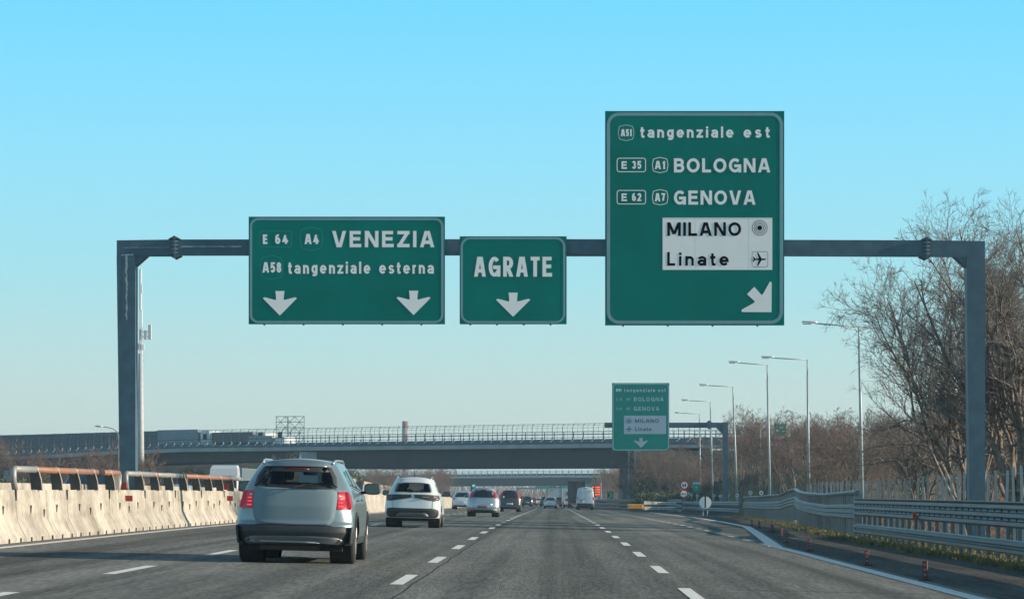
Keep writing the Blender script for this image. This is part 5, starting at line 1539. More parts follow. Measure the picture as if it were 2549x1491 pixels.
c.rear('tailgate_line', [(-.62, .598), (.62, .598), (.62, .606), (-.62, .606)], DARKJ, .024, .003, 1)
for sg in (1, -1): c.rear('tailgate_line', [(sg * .615, .60), (sg * .621, .60), (sg * .621, .86), (sg * .615, .86)], DARKJ, .010, .002, 1)
c.side('window', swa, GLASSD, .006); c.side('window', swb, GLASS2, .006)
c.side('sill', [(1.25, .30), (1.25, .42), (2.9, .42), (2.9, .30)], PLAST, .012)
for sg in (-1, 1):
    MB().tube([(sg * .53, .75, 1.50), (sg * .535, .95, 1.57), (sg * .545, 1.9, 1.58), (sg * .55, 2.3, 1.52)], .018, 6).build('roof_rail', MATS['roof_rail_silver'], c.root, True)
MB().tube([(0, 1.1, 1.55), (0, .9, 1.80)], [.012, .006], 5).build('aerial', DARKJ, c.root)
MB().tube([(-.1, .10, 1.10), (.25, .17, 1.15), (.42, .16, 1.12)], .012, 5).build('wiper', DARKJ, c.root)
c.seats(1.7, 1.12, (-.4, .4)); c.seats(2.5, 1.2, (-.38, .38)); MB().box(-.6, .6, 2.9, 3.1, .85, 1.05).build('dashboard', SEATM, c.root)
c.mirror_(2.7, 1.02, PLAST, 1.0)

# ---- the silver hatchback with tall lamps
SP = paint('silver_paint', (.36, .40, .43), .6, .28, .4)
def hatch(label, X, Y, pm, H_=1.49, W_=1.69, L_=4.03, lamps='tall', group='cars driving away on the near carriageway', res=.7, facing=1, lampm=TAIL, plate=True, dark_low=True, kind='hatch'):
    k = H_ / 1.49; w = W_ / 2
    wd = [(.2, w * .95), (.35, w * .98), (.55, w), (.8, w * .995), (.95 * k, w * .95)]
    S = dict(L=L_, W=W_, H=H_, belt=.95 * k, edge=H_ - .065, paint=pm, res=res, zbot=.24, wr=.30 * (1 if k < 1.06 else 1.12), tw=.2, wheels=(.66, L_ - .85), corner=.22,
             rear=[(.2, .10), (.35, .02), (.5, 0), (.65, .03), (.95 * k, .10), (H_ - .3, .26), (H_ - .065, .42)],
             width=wd, top=[(0, H_ - .065), (L_ * .35, H_ - .045), (L_ * .5, H_ - .07), (L_ * .62, H_ - .20), (L_ * .80, 1.02 * k), (L_ * .94, .90 * k), (L_, .80 * k)],
             wtop=[(0, w * .63), (L_ * .5, w * .66), (L_ * .62, w * .7), (L_ * .8, w * .8), (L_, w * .72)], ws=(L_ * .79, L_ * .58))
    c = Car(label, 'car', X, Y, S, group, facing)
    b = .95 * k; t = H_ - .14
    c.rear('rear_window', [(-w * .70, b + .05), (w * .70, b + .05), (w * .60, t - .06), (w * .52, t), (-w * .52, t), (-w * .60, t - .06)], GLASSD, .01, .05, 4)
    c.rear('bumper_insert', [(-w * .80, .36), (w * .80, .36), (w * .74, .235), (-w * .74, .235)], PLAST, .016, .04, 3)
    if lamps == 'tall':
        for sg in (1, -1): c.rear('tail_light', [(sg * w * .73, b - .0), (sg * w * .86, b + .02), (sg * w * .78, t - .10), (sg * w * .64, t - .02), (sg * w * .66, b + .2)], lampm, .018, .03, 4)
    elif lamps == 'mid':
        for sg in (1, -1): c.rear('tail_light', [(sg * w * .68, b - .03), (sg * w * .90, b + .0), (sg * w * .93, b - .17), (sg * w * .72, b - .16)], lampm, .018, .03, 3)
    elif lamps == 'swept':
        for sg in (1, -1): c.rear('tail_light', [(sg * w * .72, b - .20), (sg * w * .93, b - .15), (sg * w * .80, b + .18), (sg * w * .72, b + .13)], lampm, .018, .03, 3)
    if plate: c.rear('number_plate', [(-.26, .56), (.26, .56), (.26, .67), (-.26, .67)], PLATEW, .02, .01, 2)
    c.side('window', [(.75, b + .05), (1.5, b + .05), (1.5, t - .03), (1.0, t - .04)], GLASSD, .008)
    c.side('window', [(1.58, b + .05), (L_ * .72, b + .05), (L_ * .60, t - .05), (1.58, t - .02)], GLASSD, .008)
    c.mirror_(L_ * .62, b + .05, pm if lamps != 'tall' else pm, .85)
    return c
c = hatch('silver hatchback with tall red lamps beside its rear window, right of the white crossover', -3.66, 157, SP, lamps='tall', plate=False, res=1.0)
c.rear('bumper_strip', [(-.50, .63), (.50, .63), (.50, .66), (-.50, .66)], CHROME, .016, .01, 2)
c.rear('plate_recess', [(-.28, .45), (.28, .45), (.30, .58), (-.30, .58)], mat('blurred_plate_grey', (.12, .12, .12), .6), .012, .03, 2)
for sg in (1, -1): c.rear('reflector', [(sg * .50, .33), (sg * .72, .34), (sg * .70, .40), (sg * .52, .39)], TAIL if sg < 0 else CLEAR, .022, .02, 2)
c.rear('high_brake_light', [(-.15, 1.36), (.15, 1.36), (.13, 1.40), (-.13, 1.40)], DARKJ, .03, .01, 2)
MB().tube([(0, .9, 1.47), (0, .8, 1.56)], .008, 4).build('aerial', DARKJ, c.root)
DP = paint('dark_grey_paint', (.035, .04, .045), .4, .3)
NP = paint('navy_paint', (.02, .035, .055), .4, .3)
c = hatch('dark grey tall estate car with upright red lamps behind the silver hatchback', -3.45, 236, DP, 1.66, 1.80, 4.5, 'tall', res=.7)
c.rear('chrome_strip', [(-.6, .42), (.6, .42), (.6, .455), (-.6, .455)], CHROME, .03, .01, 2)
c.rear('lower_lamp', [(.55, .95), (.86, .97), (.87, .86), (.60, .85)], TAIL, .02, .02, 2)
hatch('white sport utility car in the far left lane beside the median barrier', -8.1, 268, WP, 1.60, 1.82, 4.4, 'mid', res=.6, lampm=TAIL)
hatch('dark navy car in the left lane ahead of the dark estate car', -4.25, 485, NP, 1.62, 1.80, 4.4, 'mid', res=.5)
hatch('small reddish car just ahead of the dark navy car', -3.9, 560, paint('maroon_paint', (.20, .05, .06), .3, .35), 1.5, 1.72, 4.0, 'tall', res=.5)
hatch('tiny white car between the reddish car and the white hatchback', -3.2, 640, WP, 1.6, 1.78, 4.2, 'mid', res=.5)
hatch('tiny grey car at the vanishing end of the left lane', -4.5, 720, SP, 1.5, 1.75, 4.2, 'mid', res=.5)
hatch('small white hatchback with swept lamps in the middle lane in front of the box truck', -.45, 380, WP, 1.47, 1.73, 3.95, 'swept', res=.7)
hatch('dark car half hidden just left of the small white hatchback', -1.35, 470, DP, 1.6, 1.76, 4.1, 'mid', res=.5)
hatch('tiny silver car between the box truck and the dark lorry', 2.2, 470, SP, 1.5, 1.7, 4.1, 'mid', res=.5)

# ---- white van
VW = paint('van_white', (.50, .56, .60), .05, .4, .3)
w = 1.0
SV = dict(L=5.6, W=2.02, H=2.56, belt=1.35, edge=2.46, paint=VW, res=.9, zbot=.42, wr=.34, tw=.22, wheels=(.95, 4.6), corner=.08, name='van',
          rear=[(.3, .05), (.5, 0), (1.35, .01), (2.2, .06), (2.46, .14)], width=[(.3, .95), (.5, 1.0), (1.0, 1.01), (1.35, 1.0)],
          top=[(0, 2.46), (4.2, 2.46), (4.6, 2.3), (5.2, 1.5), (5.6, 1.15)], wtop=[(0, .84), (4.2, .84), (5.2, .85), (5.6, .8)])
c = Car('white panel van in the right lane in front of the dark lorry', 'van', 3.55, 348, SV, None)
c.rear('bumper', [(-.98, .74), (.98, .74), (.96, .44), (-.96, .44)], PLAST, .03, .03, 3)
c.rear('door_gap', [(-.006, .78), (.006, .78), (.006, 2.35), (-.006, 2.35)], DARKJ, .006, .002, 1)
c.rear('door_seam', [(-.82, 1.30), (.82, 1.30), (.82, 1.312), (-.82, 1.312)], mat('seam_grey', (.25, .3, .34), .6), .006, .002, 1)
c.rear('number_plate', [(-.62, .86), (-.12, .86), (-.12, 1.0), (-.62, 1.0)], PLATEW, .012, .01, 1)
c.rear('handle', [(-.70, 1.02), (-.05, 1.02), (-.05, 1.09), (-.70, 1.09)], PLAST, .02, .01, 1)
c.rear('high_brake_light', [(-.2, 2.42), (.2, 2.42), (.2, 2.47), (-.2, 2.47)], DARKJ, .05, .01, 1)
for sg in (1, -1): c.rear('tail_light', [(sg * .86, 1.10), (sg * .985, 1.10), (sg * .985, 1.48), (sg * .87, 1.48)], TAIL, .02, .02, 3)
c.mirror_(4.2, 1.5, PLAST, 1.3)

# ---- lorries
def wheels_row(r, xs, ys, rad, w=.3):
    for y in ys:
        for x in xs:
            e = empty('wheel', (x, y, rad)); e.parent = r
            MB().tube([(-w / 2, 0, 0), (w / 2, 0, 0)], rad, 18).build('tyre', TYRE, e); MB().tube([(-w / 2 - .01, 0, 0), (w / 2 + .01, 0, 0)], rad * .5, 12).build('rim', RIM, e)
def lorry(name, label, cat, X, Y, W, Ht, L, bm, group=None, facing=1, zb=1.0, details=None):
    r = empty(name, (X, Y, gz(X, Y)), 0 if facing > 0 else R(180)); tag(r, label, cat, group)
    MB().box(-W / 2, W / 2, 0, L, zb, Ht, .04).build('cargo_box', bm, r)
    MB().box(-W * .42, W * .42, .15, L + 1.5, .55, zb - .01).build('chassis', DARKJ, r)
    MB().box(-W * .46, W * .46, .05, .15, .45, .72, .02).build('rear_bumper', PLAST2, r)
    wheels_row(r, (-W / 2 + .2, W / 2 - .2), (1.6, 2.9, L - .6), .48)
    for sg in (-1, 1): MB().box(sg * W * .38 - .16, sg * W * .38 + .16, -.03, .04, .74, .90).build('tail_light', TAIL, r)
    cab = MB().box(-W * .49, W * .49, L + .3, L + 2.4, .6, min(Ht, 3.4), .12).build('cab', bm, r, True)
    return r
LD = mat('lorry_curtain_dark', (.040, .052, .06), .65, 0, var=.25, vscale=.8)
r = lorry('lorry', 'tall dark lorry in the right lane behind the white van, under the overpass', 'lorry', 3.3, 441, 2.52, 3.88, 11, LD)
MB().box(-1.24, 1.24, -.03, -.002, 3.72, 3.86).build('roof_frame', PLAST, r)
for x in (-1.22, 0, 1.18): MB().box(x, x + .05, -.03, -.002, 1.05, 3.7).build('door_frame', PLAST, r)
LW = mat('truck_box_white', (.42, .50, .54), .5, 0, var=.06, vscale=2)
r = lorry('box_truck', 'white box truck ahead of the small white hatchback', 'truck', .12, 462, 2.32, 3.05, 6.2, LW, zb=.75)
MB().box(-1.16, 1.16, -.04, -.002, 2.92, 3.04).build('top_frame', PLAST2, r)
MB().box(-.62, -.25, -.03, -.002, 2.55, 2.66).build('vent', DARKJ, r)
for sg in (-1, 1): MB().box(sg * 1.11 - .03, sg * 1.11 + .03, -.03, -.002, .8, 2.9).build('corner_post', PLAST2, r)
for x in (-.8, -.2, .6): MB().box(x, x + .4, .2, .8, 3.052, 3.13, .02).build('roof_vent', PLAST, r)
MB().box(.35, .95, -.03, -.002, .85, 1.5).build('rear_window', DARKJ, r)
r = lorry('box_truck', 'second white truck partly hidden between the box truck and the dark lorry', 'truck', 2.05, 545, 2.4, 3.2, 6.5, LW, zb=.9)
MB().box(.2, .9, -.03, -.002, 2.0, 2.6).build('rear_window', DARKJ, r)

# oncoming traffic beyond the median
OG = 'oncoming cars beyond the median barrier'
TB = paint('dark_teal_paint', (.015, .07, .11), .4, .25)
BLP = paint('blue_paint', (.10, .25, .36), .5, .3)
def onc(label, x, Y, pm, **k):
    X = (x - CX) * Y / F
    c = hatch(label, X, Y, pm, k.get('H', 1.6), k.get('W', 1.8), 4.3, 'mid', OG, .6, -1); c.front_face(); return c
onc('dark teal oncoming car behind the first tube railing', 250, 108, TB, H=1.78, W=1.9)
onc('blue oncoming car behind the second tube railing', 455, 150, BLP, H=1.5)
onc('pale blue oncoming car between the tube railing and the lorry cab', 492, 215, BLP, H=1.72)
onc('silver oncoming car beneath the oncoming lorry cab, behind the tube railing', 541, 190, SP, H=1.55)
# oncoming lorry with pale cab and slatted trailer
X = (556 - CX) * 250 / F
r = empty('lorry', (X, 250, gz(X, 250)), R(180)); tag(r, 'oncoming articulated lorry with a white cab and ribbed trailer beyond the median', 'lorry')
CABW = mat('cab_white', (.52, .54, .55), .35, 0, coat=.4)
cb = MB().box(-1.2, 1.2, -2.2, 0, .5, 2.9, .1).build('cab', CABW, r, True)
MB().loft([[(-1.15, -2.1, 2.9), (1.15, -2.1, 2.9), (1.15, -.05, 2.9), (-1.15, -.05, 2.9)], [(-1.1, -2.1, 3.55), (1.1, -2.1, 3.55), (1.1, -.35, 3.50), (-1.1, -.35, 3.50)], [(-1.0, -2.05, 3.78), (1.0, -2.05, 3.78), (1.0, -.8, 3.74), (-1.0, -.8, 3.74)]]).build('roof_fairing', CABW, r)
MB().box(-1.08, 1.08, -.02, .03, 1.75, 2.65, .02).build('windscreen', GLASSD, r)
MB().box(-1.12, 1.12, .0, .18, 2.70, 2.82, .02).build('sun_visor', PLAST, r)
MB().box(-.9, .9, -.02, .03, .9, 1.5).build('grille', DARKJ, r)
for sg in (-1, 1):
    MB().box(sg * 1.33 - .1, sg * 1.33 + .1, -.3, -.1, 1.7, 2.5, .03).build('door_mirror', DARKJ, r)
    MB().box(sg * .95 - .17, sg * .95 + .17, -.02, .05, .7, .9).build('headlight', HEADL, r)
tr = MB().box(-1.27, 1.27, -15.5, -3.0, 1.0, 3.55, .03).build('trailer', mat('trailer_blue_grey', (.16, .22, .25), .6), r)
for i in range(24):
    y = -15.4 + i * .53
    for sg in (-1, 1): MB().box(sg * 1.27 - (.05 if sg < 0 else -.0), sg * 1.27 + (.0 if sg < 0 else .05), y, y + .07, 1.0, 3.5).build('trailer_rib', mat('rib_pale', (.40, .45, .46), .5), tr)
MB().box(-.5, .5, -14, -2.5, .6, .98).build('chassis', DARKJ, r)
wheels_row(r, (-1.05, 1.05), (-.9, -4, -12, -13.3), .5)
# lorries crossing on the overpass
def deck_pt(px, back=6):
    for _ in range(1):
        best = None
        for i in range(400):
            x = -90 + i * .25; y = lut([(a, b) for a, b, c in BL], x) + back * .75; X = x + back * .66
            e = abs(CX + X * F / y - px)
            if best is None or e < best[0]: best = (e, X, y, lut([(a, c) for a, b, c in BL], x))
    return best[1:]
rz_b = math.atan2(-.88, 1)
def deck_truck(label, px, L, m, h=3.3, cabm=None):
    X, Y, z = deck_pt(px)
    r = empty('lorry', (X, Y, z - .1), rz_b); tag(r, label, 'lorry', 'lorries crossing the overpass')
    MB().box(-L / 2, L / 2, -1.2, 1.2, .9, h, .03).build('trailer', m, r)
    MB().box(-L / 2, L / 2 + 2.2, -.5, .5, .5, .89).build('chassis', DARKJ, r)
    MB().box(L / 2 + .5, L / 2 + 2.5, -1.2, 1.2, .5, h - .2, .12).build('cab', cabm or CABW, r, True)
    MB().box(L / 2 + 1.2, L / 2 + 2.1, -1.215, -1.202, 1.6, 2.4).build('side_window', DARKJ, r)
    for x in (-L / 2 + 1, -L / 2 + 2.3, L / 2 + 1.5):
        e = empty('wheel', (x, -1.0, .5)); e.parent = r
        MB().tube([(0, -.15, 0), (0, .15, 0)], .48, 16).build('tyre', TYRE, e)
    return r
deck_truck('white-cabbed lorry with a pale trailer crossing the overpass at left', 455, 9, mat('pale_trailer', (.20, .25, .28), .6), 3.1)
deck_truck('lorry with a long brownish trailer crossing the overpass behind the white-cabbed one', 575, 12, mat('brownish_trailer', (.10, .10, .11), .6), 2.5)
X, Y, z = deck_pt(655); 
deck_truck('pale flat truck on the overpass below the billboard frame', 665, 5, mat('pale_trailer2', (.28, .29, .28), .6), 1.9)
# ------------------------------------------------------------------ bare trees
def tubes_mesh(name, chains):
    v = []; f = []
    for pts, rad, k in chains:
        n0 = len(v); up = None; m = len(pts)
        for i in range(m):
            p = pts[i]
            d = pts[i + 1] - p if i == 0 else p - pts[i - 1]
            a = d.cross(Vector((.3, .2, .9))) 
            if a.length < 1e-6: a = Vector((1, 0, 0))
            a.normalize(); b = d.cross(a); b.normalize()
            r = rad[i]
            for j in range(k):
                c = 6.28318 * j / k; v.append(p + a * (r * math.cos(c)) + b * (r * math.sin(c)))
        for i in range(m - 1):
            for j in range(k):
                q = n0 + i * k + j; w = n0 + i * k + (j + 1) % k
                f.append((q, w, w + k, q + k))
    return mesh(name, v, f, True)
def grow(seed, height, stems, spread, cfg, twig_r=.006, lean=(0, 0), droop=0.0, r0=.12, upb=.15):
    """cfg: list of (children per branch, length ratio) for each level"""
    rnd = random.Random(seed); big = []; small = []
    def br(p, d, L, r, lev):
        nseg = (9, 6, 4, 3, 2)[min(lev, 4)]
        pts = [p]; rad = [r]; dirs = [d]
        for i in range(nseg):
            j = .16 if lev == 0 else .24
            d = d + Vector((rnd.gauss(0, j), rnd.gauss(0, j), rnd.gauss(0, j) + (.10 if lev < 2 else .05 - droop)))
            d.normalize(); p = p + d * (L / nseg); pts.append(p); dirs.append(d)
            t = (i + 1) / nseg
            rad.append(max(twig_r * .6, r * (1 - t * .85)))
        (big if lev <= 1 else small).append((pts, rad, 6 if lev == 0 else 4 if lev == 1 else 3))
        if lev < len(cfg):
            n, ratio = cfg[lev]
            for c in range(n):
                t = rnd.uniform(.30 if lev == 0 else .15, 1.0)
                x = t * nseg; i = min(nseg - 1, int(x)); q = pts[i].lerp(pts[i + 1], x - i)
                ax = dirs[i].orthogonal(); ax.rotate(Matrix.Rotation(rnd.uniform(0, 6.283), 3, dirs[i]))
                nd = (dirs[i] * rnd.uniform(.6, 1.05) + ax * rnd.uniform(.4, .85) + Vector((0, 0, upb))).normalized()
                rr = rad[i] * rnd.uniform(.45, .7)
                br(q, nd, L * ratio * (1.15 - .55 * t) * rnd.uniform(.7, 1.25), max(twig_r, rr), lev + 1)
    for s_ in range(stems):
        a = rnd.uniform(0, 6.283); sp = spread * rnd.uniform(.3, 1)
        d = Vector((math.cos(a) * sp + lean[0], math.sin(a) * sp + lean[1], 1)).normalized()
        br(Vector((math.cos(a) * .15 * rnd.random(), math.sin(a) * .15 * rnd.random(), 0)), d, height * rnd.uniform(.75, 1.05), r0 * rnd.uniform(.6, 1.1), 0)
    return big, small
def tree(name, X, Y, label, group, big, small, scale=1, rz=0, zoff=0, trunk_m=BARK, twig_m=TWIG, cat='tree'):
    r = empty(name, (X, Y, gz(X, Y) - .1 + zoff), rz); r.scale = (scale,) * 3
    tag(r, label, cat, group)
    obj('trunk', big, trunk_m, r); obj('crown', small, twig_m, r)
    return r
def tm(seed, *a, **k):
    b, s = grow(seed, *a, **k)
    return tubes_mesh('trunk', b), tubes_mesh('crown', s)
near = [((19, .42), (12, .40), (6, .42))]
A = tm(23, 10.2, 11, .46, [(20, .34), (13, .42), (6, .42)], twig_r=.0065, lean=(-.10, 0), r0=.12)
tree('bare_tree', 15.1, 112, 'big many-stemmed bare tree behind the right gantry post, leaning left', None, *A, scale=1.07)
B_ = tm(34, 10.6, 8, .30, [(17, .32), (11, .40), (6, .42)], twig_r=.007, r0=.14)
tree('bare_tree', 15.2, 100, 'tall bare tree right of the right gantry post at the picture edge', None, *B_, rz=1.0)
tree('bare_tree', 18.6, 121, 'bare tree behind the tall one at the right picture edge', None, *A, rz=2.2, scale=1.06)
tree('bare_tree', 15.7, 130, 'lower bare tree left of the right gantry post with long pale side branches', None, *B_, rz=3.4, scale=.55)
TH = [tm(50 + i, 7.0, 5, .45, [(10, .42), (8, .42), (5, .45)], twig_r=.012, r0=.085) for i in range(4)]
random.seed(21)
spots = []
for i in range(70):
    Y = random.uniform(188, 330); x_px = random.uniform(1840, 2600)
    X = (x_px - CX) * Y / F
    if X < 17.5: continue
    spots.append((X, Y))
spots.sort(key=lambda q: q[1])
for i, (X, Y) in enumerate(spots[:54]):
    top = at(0, random.uniform(985, 1040), Y).z
    hgt = top - gz(X, Y)
    b, s = TH[i % 4]
    tree('thicket_tree', X, Y, 'brown bare tree in the dense thicket behind the right lamp posts', 'bare trees of the right-hand thicket', b, s, scale=max(.45, min(1.3, hgt / 8.6)), rz=random.uniform(0, 6.28), twig_m=TWIGR)
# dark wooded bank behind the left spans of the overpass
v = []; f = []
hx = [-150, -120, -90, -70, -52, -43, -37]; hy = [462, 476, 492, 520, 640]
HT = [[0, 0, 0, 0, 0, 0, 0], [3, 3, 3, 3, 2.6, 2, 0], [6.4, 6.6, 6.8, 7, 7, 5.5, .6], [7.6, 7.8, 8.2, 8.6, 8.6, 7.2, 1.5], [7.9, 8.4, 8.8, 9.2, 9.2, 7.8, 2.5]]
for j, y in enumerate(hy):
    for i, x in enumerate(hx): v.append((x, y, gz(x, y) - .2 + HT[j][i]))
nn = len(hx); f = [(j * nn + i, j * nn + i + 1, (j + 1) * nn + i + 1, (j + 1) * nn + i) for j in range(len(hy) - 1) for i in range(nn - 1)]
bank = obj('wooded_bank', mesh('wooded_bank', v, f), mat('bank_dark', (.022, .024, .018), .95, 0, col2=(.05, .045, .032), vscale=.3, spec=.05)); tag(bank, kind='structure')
# trees in front of the overpass embankment
for i, (px, Y, top) in enumerate(((1580, 386, 1120), (1600, 378, 1080), (1628, 372, 1075), (1660, 368, 1050), (1690, 366, 1090), (1722, 360, 1095), (1752, 352, 1100), (1800, 345, 1060), (1840, 330, 985), (1860, 322, 990), (1880, 318, 1000))):
    X = (px - CX) * Y / F; b, s = TH[(i + 1) % 4]
    hgt = at(0, top, Y).z - gz(X, Y)
    tree('embankment_tree', X, Y, ORD[i] + ' bare tree from the left on the dark embankment beside the overpass abutment', 'bare trees on the overpass embankment', b, s, scale=hgt / 8.6, rz=i * 1.3, twig_m=TWIG)
# left side trees
for i, (px, Y, top, lab) in enumerate(((20, 300, 1045, 'pale bare tree at the left picture edge'), (60, 310, 1085, 'bushy bare tree just inside the left picture edge'), (115, 330, 1110, None),
        (170, 280, 1085, None), (205, 275, 1080, None), (240, 270, 1075, None), (262, 282, 1090, None), (375, 240, 1088, 'reddish bare tree right of the telecom mast'), (357, 248, 1100, None))):
    X = (px - CX) * Y / F; b, s = TH[(i + 2) % 4]
    hgt = at(0, top, Y).z - gz(X, Y)
    tree('roadside_tree', X, Y, lab or ('bare tree left of the mast base, almost behind the left gantry post' if i == 8 else ORD[i - 2] + ' slender reddish bare tree from the left, before the left end of the overpass'), None if lab else 'reddish bare trees left of the left gantry post', b, s, scale=hgt / 8.6, rz=i * 2.1, twig_m=TWIGR)
X = (680 - CX) * 330 / F; hgt = at(0, 1106, 330).z - gz(X, 330)
tree('roadside_tree', X, 330, 'pale bare tree just above the roof of the silver-blue car', None, *TH[0], scale=hgt / 8.6, rz=.5)
# distant hazy trees seen under the first overpass, both sides
random.seed(8)
k = 0
for i in range(64):
    Y = random.uniform(458, 476) if i % 5 == 0 else random.uniform(540, 800)
    px = random.uniform(400, 760) if i % 5 == 0 else random.choice((random.uniform(860, 1120), random.uniform(860, 1120), random.uniform(1500, 1610)))
    X = (px - CX) * Y / F
    if px > 1400 and X < 9: continue
    hgt = at(0, random.uniform(1138, 1164), Y).z - gz(X, Y)
    b, s = TH[i % 4]
    tree('far_tree', X, Y, 'hazy bare tree seen beneath the overpass deck', 'hazy bare trees beyond the overpass', b, s, scale=hgt / 8.6, rz=i, twig_m=TWIGR)

# ------------------------------------------------------------------ undergrowth, evergreen bushes, grass
def leaf_clump(v, f, cx, cy, cz, rx, ry, rz_, n, s, rnd):
    for _ in range(n):
        while True:
            a, b, c = rnd.uniform(-1, 1), rnd.uniform(-1, 1), rnd.uniform(-1, 1)
            if .35 < a * a + b * b + c * c < 1: break
        p = Vector((cx + a * rx, cy + b * ry, cz + c * rz_))
        d1 = Vector((rnd.gauss(0, 1), rnd.gauss(0, 1), rnd.gauss(0, 1))).normalized(); d2 = d1.orthogonal()
        d2.rotate(Matrix.Rotation(rnd.uniform(0, 6.28), 3, d1)); sz = s * rnd.uniform(.6, 1.3)
        k = len(v); v += [p - d1 * sz, p + d2 * sz * .5, p + d1 * sz, p - d2 * sz * .5]; f.append((k, k + 1, k + 2, k + 3))
rnd = random.Random(4)
v = []; f = []
for i in range(240):
    px = rnd.uniform(1572, 1800); Y = rnd.uniform(352, 392) - max(0, (px - 1600) / 12)
    X = (px - CX) * Y / F
    yb = byy(X); d = (yb - Y) ; zmax = 5.6
    zg = lut([(0, zmax), (3, 5.2), (22, 0.2), (60, -.6)], max(0, d)) - max(0, p_(Y) - 1.0)
    if X < 10.8: continue
    leaf_clump(v, f, X, Y, zg * rnd.uniform(.7, 1), 1.6, 1.6, rnd.uniform(.7, 1.2), 150, .15, rnd)
ivy = obj('embankment_ivy', mesh('embankment_ivy', v, f), LEAF); tag(ivy, 'dark evergreen ivy and bushes covering the overpass embankment', 'bushes', kind='stuff')
v = []; f = []
for i in range(70):
    px = rnd.uniform(-20, 430); Y = rnd.uniform(150, 230); X = (px - CX) * Y / F
    if X > -32.5: X = -32.5 - rnd.uniform(0, 3)
    zt = 1.25 + rnd.uniform(12, 40) * Y / F if px < 230 else 1.25 + rnd.uniform(0, 14) * Y / F
    zg = gz(X, Y); hh = (zt - zg) / 2
    leaf_clump(v, f, X, Y, zg + hh, 1.0, 1.2, hh, 260, .10, rnd)
hd = obj('hedge', mesh('hedge', v, f), LEAF); tag(hd, 'dark green hedge beyond the opposite carriageway behind the tube railing', 'hedge', kind='stuff')
v = []; f = []
for i in range(110):
    px = rnd.uniform(300, 900); Y = rnd.uniform(476, 500); X = (px - CX) * Y / F
    zt = at(0, rnd.uniform(1158, 1178), Y).z; zg = gz(X, Y); hh = (zt - zg) / 2
    leaf_clump(v, f, X, Y, zg + hh, 1.5, 1.5, hh, 150, .2, rnd)
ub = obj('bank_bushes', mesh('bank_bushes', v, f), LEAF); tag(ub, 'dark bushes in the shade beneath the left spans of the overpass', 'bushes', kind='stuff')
# embankment body
v = []; f = []
n = 24; m_ = 12
for j in range(m_ + 1):
    for i in range(n + 1):
        x = 11.1 + (110 - 11.1) * (i / n) ** 1.4; t = j / m_
        yb = 391 - (x - 10.5) * .89 if x > 10.5 else 391
        y = yb - .3 - 24 * (1 - t); z = lut([(0, 0), (.15, .5), (.9, 5.9), (1, 6.15)], t) - 1.3 * (1 - t)
        v.append((x, y, z))
f = [(j * (n + 1) + i, j * (n + 1) + i + 1, (j + 1) * (n + 1) + i + 1, (j + 1) * (n + 1) + i) for j in range(m_) for i in range(n)]
k0 = len(v)
for i in range(n + 1):
    a = v[m_ * (n + 1) + i]; v.append((a[0] + 8, a[1] + 16, a[2])); v.append((a[0] + 12, a[1] + 40, -2))
f += [(m_ * (n + 1) + i, m_ * (n + 1) + i + 1, k0 + 2 * i + 2, k0 + 2 * i) for i in range(n)] + [(k0 + 2 * i, k0 + 2 * i + 2, k0 + 2 * i + 3, k0 + 2 * i + 1) for i in range(n)]
em = obj('embankment', mesh('embankment', v, f), mat('embankment_soil', (.09, .08, .05), .95, 0, col2=(.20, .17, .08), vscale=.4, bump=.5, bscale=5)); tag(em, kind='structure')
# brown brush: thin twigs all over the right-hand slope
rnd = random.Random(9); ch = []
for i in range(9000):
    Y = rnd.uniform(70, 330) if i % 3 else rnd.uniform(70, 150); 
    X0 = 15.0 if Y < 170 else 18.5
    X = X0 + abs(rnd.gauss(0, 1)) * 9
    z = gz(X, Y) - .05; hh = rnd.uniform(.5, 1.7)
    p = Vector((X, Y, z)); d = Vector((rnd.gauss(0, .35), rnd.gauss(0, .35), 1)).normalized(); pts = [p]
    for s_ in range(3):
        d = (d + Vector((rnd.gauss(0, .3), rnd.gauss(0, .3), -.05))).normalized(); p = p + d * hh / 3; pts.append(p)
    ch.append((pts, [.014, .011, .008, .005], 3))
ug = obj('undergrowth', tubes_mesh('undergrowth', ch), mat('brush_brown', (.20, .12, .08), .9, var=.35, vscale=.6)); tag(ug, 'tangle of brown brush and brambles under the bare trees at right', 'undergrowth', kind='stuff')
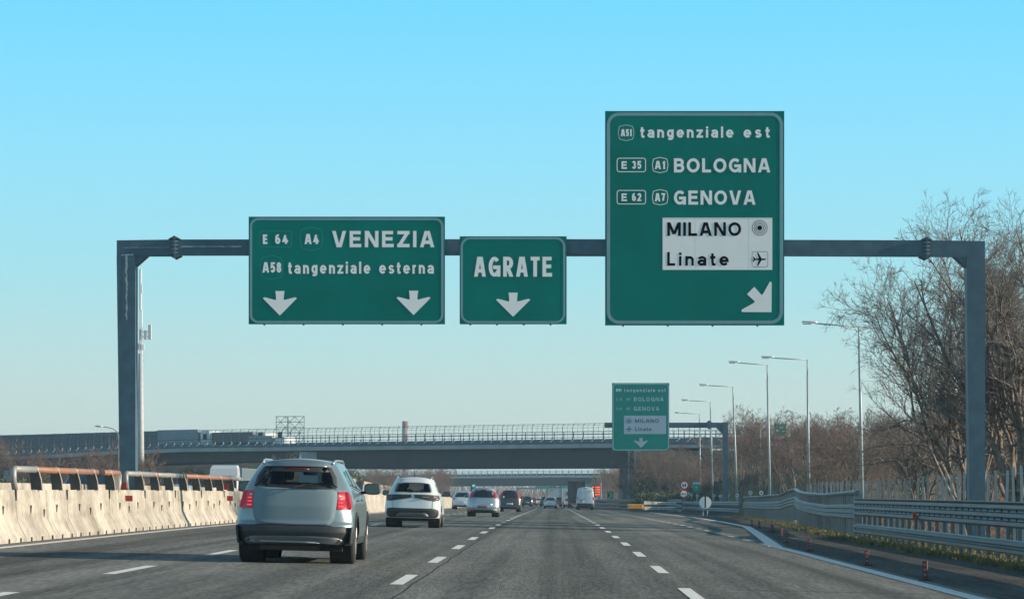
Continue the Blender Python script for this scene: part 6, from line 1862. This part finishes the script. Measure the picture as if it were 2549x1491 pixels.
# verge grass
rnd = random.Random(12); v = []; f = []
def blade(X, Y, z, h, w):
    k = len(v); a = rnd.uniform(0, 6.28); dx = math.cos(a) * w; dy = math.sin(a) * w; lx = rnd.gauss(0, .4) * h; ly = rnd.gauss(0, .4) * h
    v.extend([(X - dx, Y - dy, z), (X + dx, Y + dy, z), (X + lx * .4 + dx * .6, Y + ly * .4 + dy * .6, z + h * .6), (X + lx, Y + ly, z + h)])
    f.extend([(k, k + 1, k + 2), (k, k + 2, k + 3)])
for i in range(42000):
    Y = 42 + (rnd.random() ** 1.3) * 190
    b = lut(PAVE, Y); cl = math.sin(Y * 1.7) * .12 + math.sin(Y * .53) * .18
    X = b + cl + abs(rnd.gauss(0, .35)) - .02 if i % 4 else b + rnd.uniform(0, 2.6)
    blade(X, Y, gz(X, Y) - .03, rnd.uniform(.04, .16), .008 * (1 + Y / 90))
gs = obj('verge_grass', mesh('verge_grass', v, f), GRASS); tag(gs, 'green and yellow tufts of grass along the foot of the guardrail', 'grass', kind='stuff')
# far wood closing the view
rnd = random.Random(13); ch = []
for i in range(7000):
    Y = rnd.uniform(1120, 1400); X = rnd.uniform(-330, 230); z = gz(X, Y); hh = rnd.uniform(5, 11)
    p = Vector((X, Y, z)); d = Vector((rnd.gauss(0, .2), 0, 1)).normalized(); pts = [p]
    for s_ in range(3):
        d = (d + Vector((rnd.gauss(0, .25), rnd.gauss(0, .25), 0))).normalized(); p = p + d * hh / 3; pts.append(p)
    ch.append((pts, [.22, .17, .12, .05], 3))
fw = obj('far_wood', tubes_mesh('far_wood', ch), TWIGR); tag(fw, 'hazy far wood closing the view at the horizon', 'wood', kind='stuff')

# ------------------------------------------------------------------ haze
HZ = bpy.data.materials.new('haze_air'); HZ.use_nodes = True
t = HZ.node_tree; t.nodes.clear(); o_ = t.nodes.new('ShaderNodeOutputMaterial'); pv = t.nodes.new('ShaderNodeVolumePrincipled')
pv.inputs['Color'].default_value = (.62, .86, 1.0, 1); pv.inputs['Density'].default_value = 0.00022; pv.inputs['Anisotropy'].default_value = 0.2
t.links.new(pv.outputs[0], o_.inputs['Volume'])
hz = MB().box(-3960, 3960, -60, 3960, -6.5, 34).build('haze', HZ); tag(hz, kind='stuff')
